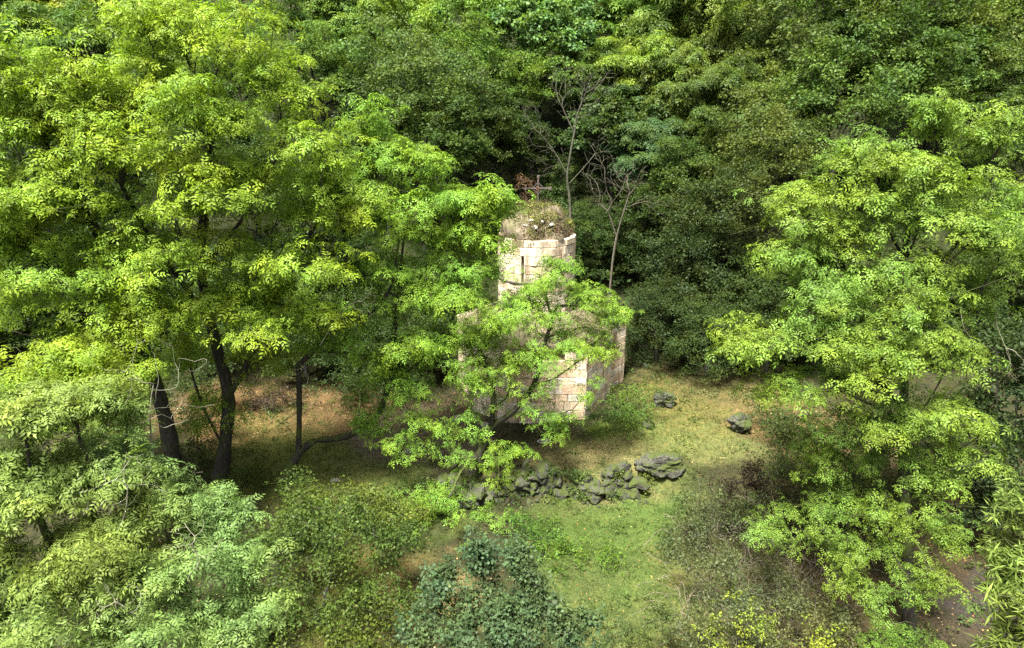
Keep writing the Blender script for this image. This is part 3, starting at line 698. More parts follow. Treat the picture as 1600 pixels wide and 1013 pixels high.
ash9, _ = hero_tree("young_ash", "young ash with sparse drooping leaf sprays below the large right-hand crown", "tree",
    [[b9, at(1332, 850, b9[1] - .3), at(1335, 780, b9[1] - .6), at(1330, 720, b9[1] - .8)], [at(1333, 830, b9[1] - .4), at(1400, 840, b9[1] - 1.2), at(1450, 855, b9[1] - 1.5)], [at(1332, 850, b9[1] - .3), at(1270, 830, b9[1] - 1), at(1210, 835, b9[1] - 1.2)]],
    [lobe(1290, 720, 25, 48, 40, 34), lobe(1220, 825, 24, 42, 24, 26), lobe(1310, 790, 24, 60, 32, 38), lobe(1390, 800, 23.5, 60, 38, 40), lobe(1350, 880, 22.5, 60, 30, 34), lobe(1420, 890, 22.3, 60, 34, 36), lobe(1470, 840, 22.6, 42, 22, 18), lobe(1370, 930, 22, 42, 18, 14), lobe(1350, 710, 25.5, 50, 35, 24)],
    0.12, "ash", 0.30, 4, 0.30, (0.115, 0.182, 0.026), seed=61, clear=1.0)
b10 = np.array(at(1420, 1090, 19)); b10[2] = hgt(b10[0], b10[1])
hero_tree("ash_sapling", "top of a fresh green sapling below the straight grey trunk", "sapling",
    [[b10, at(1420, 1060, 19), at(1418, 1010, 19)]], [lobe(1415, 1005, 19, 45, 22, 22), lobe(1380, 1030, 19, 40, 25, 16), lobe(1460, 1030, 19, 40, 25, 16)], 0.06, "ash", 0.30, 4, 0.26, (0.105, 0.165, 0.022), seed=63, clear=0.8)
b11 = np.array((8.3, 7.4, 0.0)); b11[2] = hgt(b11[0], b11[1])
hero_tree("willow", "narrow-leaved willow branches reaching in at the lower right edge", "tree",
    [[b11, at(1700, 1300, 8), at(1690, 1050, 8), at(1660, 880, 8), at(1640, 760, 8)], [at(1690, 1050, 8), at(1620, 930, 8), at(1560, 925, 8)], [at(1690, 1100, 8), at(1620, 1010, 8), at(1570, 1010, 8)]],
    [lobe(1610, 800, 8, 36, 40, 24), lobe(1590, 870, 8, 30, 35, 20), lobe(1570, 920, 7.8, 34, 16, 14), lobe(1610, 960, 7.8, 34, 40, 22), lobe(1575, 1010, 7.6, 34, 22, 14), lobe(1660, 880, 8, 40, 90, 30)],
    0.10, "narrow", 0.155, 6, 0.14, (0.15, 0.21, 0.045), seed=66, clear=8, tip=.004)

# ------------------------------------------------------------------ shrubs and small trees in the lower middle
def bush(name, label, px, py_base, stems, lobes, kind, size, m, spread, colour, seed, cat="shrub", r=0.05, group=None, bark=(0.05, 0.045, 0.04), flat=.6, under=-.9, clear=.3):
    g = ground_at(px, py_base) if py_base < 1013 else None
    if g is None: g = at(px, 1000, stems); g[2] = hgt(g[0], g[1])
    limbs = []; rng = random.Random(seed)
    cs = [l_[0] for l_ in lobes]
    for k, c in enumerate(cs[:4]):
        b = np.array(g) + (0 if k == 0 else 1) * np.array((rng.uniform(-.25, .25), rng.uniform(-.25, .25), 0))
        mid = b * .5 + np.array(c) * .5 + np.array((rng.uniform(-.2, .2), rng.uniform(-.2, .2), .15)); limbs.append([b, mid, np.array(c)])
    return hero_tree(name, label, cat, limbs, lobes, r, kind, size, m, spread, colour, bark, seed, clear=clear, flat=flat, under=under, tip=.006, group=group, bf=.25)
bush("dark_hawthorn", "dark green bushy small tree with arching bare branches, bottom middle-left", 500, 985, 0,
     [lobe(480, 810, 26, 46, 34, 44), lobe(420, 850, 25.5, 40, 40, 40), lobe(560, 815, 26, 44, 34, 44), lobe(520, 865, 24.8, 44, 34, 44), lobe(610, 845, 25.5, 40, 36, 36), lobe(450, 915, 24, 44, 36, 36), lobe(590, 915, 24, 44, 34, 34), lobe(520, 965, 23.2, 40, 30, 30), lobe(630, 960, 23.4, 36, 36, 24), lobe(400, 960, 23, 40, 44, 34), lobe(460, 1000, 22.4, 60, 30, 30), lobe(580, 1000, 22.4, 60, 28, 28)],
     "small", 0.42, 5, 0.30, (0.062, 0.092, 0.016), 71, "small tree", 0.10)
bush("thicket_shrub", "mid green shrub on the slope right below the leaning trunk", 520, 830, 0,
     [lobe(470, 785, 30.5, 55, 26, 40), lobe(560, 790, 30.5, 60, 28, 44), lobe(620, 805, 30, 50, 28, 34), lobe(500, 815, 30, 60, 22, 30)], "small", 0.42, 6, 0.3, (0.105, 0.140, 0.025), 72)
bush("maple_bush", "bluish green broad-leaved maple bush at the bottom centre", 770, 1013, 19.5,
     [lobe(752, 862, 20, 26, 40, 34), lobe(808, 880, 19.5, 26, 42, 34), lobe(700, 925, 19.3, 34, 40, 36), lobe(850, 935, 18.9, 30, 40, 34), lobe(770, 950, 18.7, 46, 40, 46), lobe(652, 985, 18.3, 30, 34, 28), lobe(895, 985, 18, 28, 26, 24), lobe(820, 990, 18, 46, 36, 36), lobe(720, 1000, 17.8, 50, 34, 40), lobe(780, 1040, 17.4, 120, 30, 40)],
     "maple", 0.185, 7, 0.20, (0.060, 0.096, 0.040), 73, "bush", 0.06)
bush("wall_shrub", "leafy green shrub growing at the foot of the mossy stone wall", 850, 850, 0,
     [lobe(800, 835, 30.5, 55, 26, 40), lobe(870, 845, 30, 60, 26, 50), lobe(840, 880, 28.5, 60, 22, 34), lobe(930, 860, 29, 36, 14, 16)], "broad", 0.22, 5, 0.26, (0.08, 0.15, 0.022), 74)
bush("church_shrub", "low green shrub against the right corner of the church", 960, 668, 0,
     [lobe(955, 650, 41, 36, 14, 34), lobe(990, 655, 41, 36, 13, 30), lobe(1000, 620, 44, 40, 12, 26), lobe(960, 625, 44.5, 22, 12, 16)], "broad", 0.26, 5, 0.3, (0.075, 0.13, 0.022), 75)
bush("brown_shrub", "dark purple-brown shrub under the trees behind the forked trunk", 425, 655, 0,
     [lobe(410, 625, 45, 36, 24, 30), lobe(455, 630, 45, 36, 22, 26)], "small", 0.44, 6, 0.34, (0.065, 0.045, 0.03), 76)
bush("green_shrub", "low green shrub touching the purple-brown shrub near the clearing edge", 440, 665, 0,
     [lobe(430, 650, 43.5, 26, 10, 14), lobe(470, 640, 44, 26, 12, 14)], "small", 0.30, 4, 0.3, (0.06, 0.095, 0.02), 77)
bramble, _ = bush("bramble_thicket", "tangled grey-green bramble thicket with yellow leaves on the lower right", 1150, 960, 0,
     [lobe(1100, 815, 28, 44, 30, 34), lobe(1180, 835, 27, 44, 34, 34), lobe(1060, 870, 26, 34, 30, 22), lobe(1130, 890, 25, 50, 34, 34), lobe(1220, 905, 24.5, 46, 36, 36), lobe(1160, 950, 23.2, 50, 34, 36), lobe(1260, 960, 22.8, 50, 36, 36), lobe(1090, 970, 22.8, 44, 32, 24), lobe(1310, 990, 22, 40, 34, 28), lobe(1190, 1005, 21.8, 60, 28, 28)],
     "small", 0.34, 4, 0.26, (0.088, 0.100, 0.038), 78, "thicket", 0.05)
def canes(root, px0, px1, py0, py1, n, seed, colour):
    """arching bare stems of the thicket, each rooted in the ground"""
    rng = np.random.default_rng(seed); base = np.array(root.location); V, F, off = [], [], 0
    for _ in range(n):
        g = ground_at(rng.uniform(px0, px1), rng.uniform(py0, py1)); a = rng.uniform(0, 6.28); L = rng.uniform(.7, 2.6); h = rng.uniform(.5, 1.7); t = np.linspace(0, 1, 8)[:, None]
        p = g + np.array((math.cos(a), math.sin(a), 0)) * L * t + np.array((0, 0, 1.0)) * h * (np.sin(t * rng.uniform(1.6, 2.7))) + rng.normal(0, .05, (8, 3)); v, f = twig_prisms(p[:-1], p[1:], .016)
        V.append(v); F.append(f + off); off += len(v)
    obj("stems", np_mesh("stems", np.concatenate(V) - base, np.concatenate(F), TWIG), root, color=colour)
canes(bramble, 1060, 1330, 800, 1010, 420, 178, (0.20, 0.17, 0.135))
bush("mottled_shrub", "loose grey-green shrub beside the big grey boulder", 1120, 810, 0,
     [lobe(1100, 785, 32.5, 50, 22, 30), lobe(1160, 800, 32, 50, 26, 30), lobe(1220, 760, 33, 50, 40, 40), lobe(1250, 820, 30, 50, 40, 40)], "small", 0.34, 5, 0.32, (0.085, 0.11, 0.03), 79)
bush("dried_dock", "dry dark purple-brown seed stalks standing above the grass", 1165, 810, 0,
     [lobe(1165, 740, 30.5, 30, 30, 36), lobe(1140, 775, 30.3, 22, 26, 18), lobe(1190, 770, 30.3, 20, 26, 18), lobe(1080, 835, 29, 12, 10, 5)], "small", 0.26, 4, 0.16, (0.030, 0.014, 0.012), 80, "dry plant", 0.03, bark=(0.03, 0.02, 0.018))
bush("yellow_bramble", "bramble sprays of yellow-green leaves along the bottom edge", 1210, 1005, 0,
     [lobe(1180, 960, 22.5, 60, 20, 22), lobe(1250, 990, 21.5, 70, 18, 22), lobe(1120, 1000, 21.5, 40, 14, 10)], "broad", 0.22, 3, 0.22, (0.20, 0.24, 0.03), 81, "bramble", .03)

bush("leafy_plant", "low leafy weeds closing off the lawn at the bottom edge", 960, 1000, 0,
     [lobe(930, 985, 21.5, 40, 10, 22), lobe(1000, 990, 21.3, 44, 11, 24), lobe(1050, 965, 22.3, 34, 12, 18), lobe(960, 1010, 20.6, 60, 12, 24)], "broad", 0.20, 4, 0.22, (0.070, 0.098, 0.026), 88, "plant", .02)
bush("lawn_shrub", "small dark green shrub on the lawn edge left of the bramble thicket", 1050, 860, 0,
     [lobe(1045, 845, 29, 24, 14, 18), lobe(1075, 825, 30, 26, 14, 18)], "small", 0.28, 4, 0.24, (0.062, 0.085, 0.025), 89, "shrub", .02)
bush("understorey_shrub", "shaded leafy shrub between the dark leaning trunk and the forked trunk", 310, 760, 0,
     [lobe(320, 700, 36.5, 26, 40, 26), lobe(305, 630, 39, 34, 40, 40), lobe(390, 745, 34.5, 30, 18, 22)], "small", 0.42, 5, 0.34, (0.055, 0.082, 0.018), 85)
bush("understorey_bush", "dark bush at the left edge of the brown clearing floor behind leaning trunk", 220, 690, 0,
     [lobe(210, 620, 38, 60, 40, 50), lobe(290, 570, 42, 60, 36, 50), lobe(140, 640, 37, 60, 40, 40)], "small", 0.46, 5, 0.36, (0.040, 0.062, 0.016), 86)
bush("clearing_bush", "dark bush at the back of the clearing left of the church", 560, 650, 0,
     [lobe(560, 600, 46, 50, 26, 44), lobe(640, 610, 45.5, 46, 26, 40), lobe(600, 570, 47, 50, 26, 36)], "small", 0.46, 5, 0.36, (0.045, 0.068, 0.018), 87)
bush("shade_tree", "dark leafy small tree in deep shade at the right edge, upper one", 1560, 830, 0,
     [lobe(1560, 520, 33, 60, 50, 60), lobe(1590, 600, 32, 70, 50, 60), lobe(1540, 640, 33, 50, 50, 50), lobe(1590, 700, 31, 60, 45, 50)], "broad", 0.42, 5, 0.36, (0.032, 0.052, 0.015), 82, "small tree", .12)  # leaf colour darkened to hold the deep shade
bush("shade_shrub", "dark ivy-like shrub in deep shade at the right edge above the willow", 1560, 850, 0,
     [lobe(1550, 745, 29, 50, 40, 50), lobe(1600, 780, 28, 50, 40, 40), lobe(1520, 800, 28.5, 30, 26, 24)], "broad", 0.34, 5, 0.3, (0.028, 0.044, 0.014), 83)  # near-black leaves: the shade is put into their colour
bush("edge_shrub", "shaded green shrub behind the young ash below the large right-hand crown", 1290, 760, 0,
     [lobe(1250, 690, 34, 60, 36, 60), lobe(1340, 680, 34, 60, 44, 60), lobe(1430, 700, 33, 60, 44, 60), lobe(1210, 650, 40, 50, 25, 36), lobe(1300, 750, 31, 60, 36, 50), lobe(1390, 770, 30, 60, 36, 50), lobe(1480, 740, 31, 50, 40, 40)], "small", 0.46, 5, 0.36, (0.050, 0.070, 0.018), 84)

# red-leaved sapling on the dome next to the cross, and the growth over the dome
p0 = dome_top + np.array((-0.75, -0.1, 1.45))
hero_tree("red_sapling", "reddish-leaved sapling beside the cross on the church dome", "sapling",
    [[p0, p0 + np.array((-.05, 0, .9)), p0 + np.array((0, 0, 1.8))], [p0, p0 + np.array((.45, .1, .9)), p0 + np.array((.4, .1, 1.9))]],
    [(p0 + np.array((-.2, 0, 2.2)), (.75, .5, .35), 12), (p0 + np.array((.1, 0, 1.5)), (.8, .6, .5), 12), (p0 + np.array((-.2, 0, .8)), (.6, .5, .4), 8)], 0.035, "small", 0.20, 3, 0.2, (0.17, 0.085, 0.05), (0.09, 0.06, 0.05), 90, clear=.3, tip=.008)
def dome_growth():
    rng = np.random.default_rng(92); n = 3600; d = _unit(rng.normal(0, 1, (n, 3)) + np.array((0, -.3, .4))); d = d[d[:, 2] > -.08]
    nz = np.array([mnoise.noise(Vector(q) * 2.3) for q in d]); keep = rng.random(len(d)) < .55 + 1.6 * nz; d, nz = d[keep], nz[keep]; n = len(d)
    P = dome_top + d * np.array((2.28, 2.28, 2.0)) * (1 + .16 * np.clip(nz, -.3, .5)[:, None] + rng.uniform(0, .08, (n, 1))); ax = _unit(d + np.array((0, 0, .7)) + rng.normal(0, .4, (n, 3)))
    V, F, A = stamp("small", P, ax, rng.uniform(.14, .42, n), rng); k = len(F); cen = V[F].mean(1); hz = (cen[:, 2] - rim_z) / 1.9
    pal = np.array([(0.19, 0.19, 0.04), (0.12, 0.15, 0.035), (0.17, 0.14, 0.05), (0.10, 0.075, 0.05), (0.14, 0.10, 0.065), (0.17, 0.08, 0.05)])
    q = np.array([mnoise.noise(Vector(p_) * 1.1) for p_ in cen]) * 3 + rng.normal(0, .8, k) + hz * 1.6
    c = pal[np.clip((3.2 - q * 1.3).astype(int), 0, 5)] * rng.uniform(.6, 1.3, (k, 1))
    m = 1500; e = _unit(rng.normal(0, 1, (m, 3)) + np.array((0, -.2, .3))); e = e[e[:, 2] > -.05]; m = len(e)      # dry stalks
    a = dome_top + e * np.array((2.2, 2.2, 1.95)); b = a + _unit(e * .6 + np.array((0, 0, 1.0)) + rng.normal(0, .35, (m, 3))) * rng.uniform(.25, .8, (m, 1)); v2, f2 = twig_prisms(a, b, .012)
    cs = np.repeat(np.array([(0.22, 0.18, 0.09), (0.13, 0.10, 0.07), (0.16, 0.17, 0.06)])[rng.integers(0, 3, m)], 3, 0)
    o = obj("dome_growth", np_mesh("dome_growth", np.concatenate((V, v2)), np.concatenate((F, f2 + len(V))), GRASS, col=np.concatenate((c, cs)))); tag(o, "brown and yellow weeds growing over the church dome", "weeds", kind="stuff")
dome_growth()
def roof_growth():
    rng = np.random.default_rng(95); n = 1500; th = rng.uniform(0, 2 * math.pi, n); t = rng.uniform(0, 1, n); r = 2.9 + t * rng.uniform(1.2, 2.4, n)
    nz = np.array([mnoise.noise(Vector((math.cos(a) * b * .6, math.sin(a) * b * .6, 5))) for a, b in zip(th, r)]); k = rng.random(n) < .55 + 1.5 * nz; th, r, t = th[k], r[k], t[k]; n = len(th)
    P = np.stack((church_c[0] + .4 + r * np.cos(th) * 1.1, church_c[1] + r * np.sin(th), -.15 + 5.75 + 1.5 * (1 - (r - 2.9) / 2.1).clip(0, 1) + rng.uniform(.02, .2, n)), 1)
    V, F, A = stamp("small", P, _unit(np.array((0, 0, 1.0)) + rng.normal(0, .4, (n, 3))), rng.uniform(.16, .48, n), rng); q = len(F)
    pal = np.array([(0.13, 0.16, 0.035), (0.16, 0.15, 0.05), (0.10, 0.13, 0.03), (0.13, 0.10, 0.06)])
    o = obj("roof_growth", np_mesh("roof_growth", V, F, GRASS, col=pal[rng.integers(0, 4, q)] * rng.uniform(.6, 1.3, (q, 1)))); tag(o, "weeds and moss growing on the church's lower roof", "weeds", kind="stuff")
roof_growth()

# ------------------------------------------------------------------ dead trees
def dead_tree(name, label, limbs, lobes, r, seed, colour, clear=2.0, tip=.009):
    rng = np.random.default_rng(seed); base = np.array(limbs[0][0], float); tr = Tree(rng)
    for L in limbs: tr.limb(np.array(L, float))
    att = np.concatenate([sample_lobe(rng, np.array(c), np.array(rr), n, .2, -1.1) for c, rr, n in lobes])
    tr.grow(att, bf=.3, clear=clear, sag=-.06, jit=.2); tr.finish(r, tip, 1); V, F = tr.tubes()
    root = tag(empty(name, base), label, "dead tree")
    obj("trunk", np_mesh(name, V - base, F, TWIG, smooth=True), root, color=colour); return root
def hb(px, py, Y): p = at(px, py, Y); p[2] = hgt(p[0], p[1]) - .1; return p
dead_tree("dead_tree", "bare dead tree with pale crooked trunk rising behind the cross",
    [[hb(896, 330, 57.5), at(891, 330, 57.5), at(886, 280, 57.5), at(893, 230, 57.5), at(900, 190, 57.5), at(896, 160, 57.5)], [at(896, 205, 57.5), at(878, 165, 57.5), at(884, 150, 57.5)], [at(887, 275, 57.5), at(868, 240, 57.5), at(845, 210, 57.3)], [at(900, 185, 57.5), at(920, 130, 57.3)], [at(887, 290, 57.5), at(930, 240, 57.2), at(935, 215, 57)]],
    [lobe(880, 125, 57.5, 30, 24, 130), lobe(930, 125, 57.2, 38, 20, 150), lobe(845, 215, 57, 30, 26, 50), lobe(935, 235, 57, 26, 26, 46), lobe(900, 160, 57.3, 45, 26, 120), lobe(830, 175, 57.2, 18, 14, 50), lobe(860, 250, 57, 40, 30, 80)], 0.13, 101, (0.085, 0.082, 0.062), clear=8)
dead_tree("broken_snag", "broken pale snag with orange torn bark beside the drum",
    [[hb(950, 450, 53), at(955, 430, 53), at(960, 390, 53), at(966, 360, 53), at(978, 320, 53), at(984, 300, 53)], [at(963, 370, 53), at(955, 345, 53), at(950, 330, 53)], [at(975, 325, 53), at(1010, 315, 52.5), at(1030, 325, 52.5)]],
    [lobe(950, 300, 52.8, 40, 30, 60), lobe(1020, 320, 52.6, 34, 16, 40), lobe(985, 275, 52.8, 30, 30, 90), lobe(940, 270, 53, 40, 30, 90)], 0.11, 103, (0.10, 0.09, 0.07), clear=5)
# pale dead twigs that stick out of the left hand trees: part of the foreground ash
def dead_twigs(root, starts, colour, seed):
    rng = np.random.default_rng(seed); base = np.array(root.location)
    for s_, e_, n in starts:
        tr = Tree(rng); a, b = np.array(s_), np.array(e_); L = np.linalg.norm(b - a)
        tr.limb([a, a * .67 + b * .33 + rng.normal(0, .05 * L, 3), a * .33 + b * .67 + rng.normal(0, .05 * L, 3), b], .1)
        tr.grow(sample_lobe(rng, b, np.array((.4, .3, .35)) * L, n * 3, .1, -1.1), bf=.2, clear=.1, seg=.12, jit=.12); tr.finish(.011 * L ** .5, .003, 1)
        V, F = tr.tubes(); obj("bare_branch", np_mesh("bare_branch", V - base, F, TWIG), root, color=colour)
dead_twigs(ash5, [(at(265, 850, 14), at(240, 600, 14.2), 12), (at(280, 900, 14), at(275, 770, 14.4), 12), (at(160, 900, 12.4), at(200, 760, 12.2), 10), (at(300, 920, 12), at(300, 850, 11.6), 10), (at(250, 1000, 11.5), at(180, 940, 11), 10)], (0.22, 0.21, 0.165), 111)
dead_twigs(ash1, [(at(500, 540, 32), at(560, 470, 31), 12), (at(330, 330, 32), at(270, 230, 30), 14), (at(480, 600, 32), at(470, 575, 31.5), 10), (at(200, 500, 31), at(150, 480, 30.3), 10)], (0.22, 0.205, 0.165), 112)
dead_twigs(ash8, [(at(1450, 600, 24.5), at(1440, 610, 23.4), 8), (at(1500, 480, 25), at(1530, 560, 24.4), 8), (at(1560, 480, 25), at(1580, 570, 24.4), 10)], (0.26, 0.25, 0.19), 113)

# ------------------------------------------------------------------ rocks
def boulder(label, px, py, w_, h_, d_, seed, mat=ROCK, name="boulder", rz=0.0, sink=.25):
    g = ground_at(px, py); o = obj(name, rock_mesh(name, seed, mat, 4), None, (g[0], g[1] + d_ * .5, hgt(g[0], g[1] + d_ * .5) + h_ * (1 - sink) * .6))
    o.scale = (w_ / 2, d_ / 2, h_ / 2); o.rotation_euler = (0, 0, rz); return tag(o, label, "boulder")
boulder("rounded grey boulder in the weeds beyond the church corner", 1040, 641, 1.45, 1.15, 1.2, 1)
boulder("lone grey boulder at the far right of the straw-coloured grass", 1160, 681, 1.5, 1.25, 1.2, 2)
boulder("large pointed grey boulder at the right end of the stone wall", 1036, 770, 2.6, 1.5, 1.6, 3, sink=.6)
boulder("pale whitish boulder among shrubs below the leaning trunk", 570, 812, .9, .95, .7, 4, PALEROCK)
boulder("small boulder beside the low green shrub near the church corner", 1014, 672, .9, .6, .7, 5)
def stone_wall():
    rng = random.Random(31); x0, x1 = -5.6, 8.2; root = tag(empty("stone_wall", (1.2, float(wall_y(1.2)), -1.0)), "low tumbled mossy dry-stone wall crossing the clearing below the church", "wall")
    M = [rock_mesh("stone", 60 + i, ROCK, 2, .7, 6) for i in range(9)]; base = Vector(root.location)
    x = x0
    while x < x1:
        top = .85 + .35 * math.sin(x * 1.3) + .22 * math.sin(x * 3.1 + 1); z = -.1; wd = rng.choice((.32, .45, .6, .8, 1.15)) * rng.uniform(.85, 1.15)
        while z < top:
            hh = rng.uniform(.22, .42) + .3 * wd * rng.random()
            if rng.random() > .04:
                o = bpy.data.objects.new("stone", rng.choice(M)); link(o, root)
                o.location = Vector((x + rng.uniform(-.18, .18), float(wall_y(x)) - .30 + z * .42 + rng.uniform(-.22, .22), -1.05 + z + hh * .42)) - base
                o.scale = (wd * .75 * rng.uniform(.7, 1.4), rng.uniform(.3, .6), hh * rng.uniform(.6, 1.0)); o.rotation_euler = (rng.uniform(-.5, .5), rng.uniform(-.45, .45), rng.uniform(0, 6.28))
            z += hh * .8
        x += wd * .78
    for k in range(26):                                            # stones that have rolled off the foot of the wall
        xx = rng.uniform(x0, x1); sz = rng.uniform(.08, .26); o = bpy.data.objects.new("stone", rng.choice(M)); link(o, root); yy = float(wall_y(xx)) - rng.uniform(.5, 1.5)
        o.location = Vector((xx, yy, float(hgt(xx, yy)) + sz * .2)) - base; o.scale = (sz, sz * .8, sz * .6); o.rotation_euler = (rng.random(), rng.random(), rng.uniform(0, 6))
stone_wall()
for i, (px, py, s_, lab) in enumerate([(523, 752, .28, "flat white stone lying on the grass left of the mossy limb"), (640, 706, .4, "pale stone at the end of the bare earth patch"), (1006, 785, .3, "loose grey stone on the grass just below the wall end"),
                                       (555, 805, .35, "white stone beside the pale boulder among shrubs"), (760, 668, .55, "pale slab fallen at the foot of the church front"), (850, 692, .5, "long pale slab lying before the church front"), (715, 655, .5, "pale stone below the left side of the church")]):
    g = ground_at(px, py); o = obj("loose_stone", ST[i % 4] if i != 2 else rock_mesh("grey_stone", 77, ROCK, 2), None, (g[0], g[1], g[2] + s_ * .15)); o.scale = (s_, s_ * .6, s_ * .4); o.rotation_euler = (.1, .05, i * 1.3)
    tag(o, lab, "stone")

# ------------------------------------------------------------------ the wooded hillside: single trees
def crown_template(seed, kind, R_=5.0, nl=38, leaf=0.50, m=5, spread=.27, tall=1.0, flat=.35, per=8, hk=2.1, low=1.45):
    rng = np.random.default_rng(seed); tr = Tree(rng); H0 = hk * R_
    tr.limb([(0, 0, -1.5), (rng.normal(0, .15), rng.normal(0, .15), H0 * .3), (rng.normal(0, .3), rng.normal(0, .3), H0 * .6), (rng.normal(0, .5), rng.normal(0, .5), H0 * .95)], .8)
    att, cen = [], []; golden = math.pi * (3 - math.sqrt(5))
    for i in range(nl):
        zz = 1 - low * (i + .5) / nl; rr = math.sqrt(max(0, 1 - zz * zz)); th = golden * i + rng.normal(0, .35); k = R_ * rng.uniform(.45, .98)
        c = np.array((math.cos(th) * rr * k, math.sin(th) * rr * k, H0 + zz * k * tall)); lr = R_ * rng.uniform(.17, .32)
        a = sample_lobe(rng, c, np.array((lr, lr, lr * .6)), per, .65, .0); att.append(a); cen.append(np.tile(c - np.array((0, 0, lr * .4)), (per, 1)))
    att = np.concatenate(att); cen = np.concatenate(cen); ids = tr.grow(att, bf=.35, clear=H0 * (.55 if hk > 1.5 else .25), seg=1.0); tr.finish(.24, .015); V, F = tr.tubes()
    P = tr.P[ids]; A, B, ax, sz = pads(rng, P, _unit(P - cen), m, spread, flat, leaf)
    lv, lf, la = stamp(kind, B, ax, sz, rng)
    return np_mesh("forest_trunk", V, F, BARK, smooth=True), np_mesh("forest_crown", lv, lf, LEAF, attr=la), R_, H0
TPL = [crown_template(201, "broad"), crown_template(202, "broad", nl=52, leaf=.46), crown_template(203, "ash_fine", leaf=.82, m=3), crown_template(204, "small", nl=56, leaf=.56, tall=1.15, m=5),
       crown_template(205, "maple", leaf=.42, nl=50, m=5), crown_template(206, "broad", leaf=.46, flat=.15, tall=1.3, nl=56), crown_template(207, "ash_fine", leaf=.80, nl=54, tall=1.15, m=3),
       crown_template(208, "small", leaf=.56, nl=64, m=5, hk=1.05, low=1.9, tall=1.1), crown_template(209, "broad", leaf=.46, nl=64, hk=1.1, low=1.9, flat=.15, tall=1.15)]
D, M_, B_, Yg, O_, VD, BR, YE = (0.042, 0.075, 0.018), (0.070, 0.120, 0.022), (0.060, 0.115, 0.048), (0.115, 0.165, 0.020), (0.082, 0.105, 0.024), (0.030, 0.052, 0.014), (0.085, 0.165, 0.026), (0.24, 0.24, 0.012)  # VD: deep shade put into the leaf colour
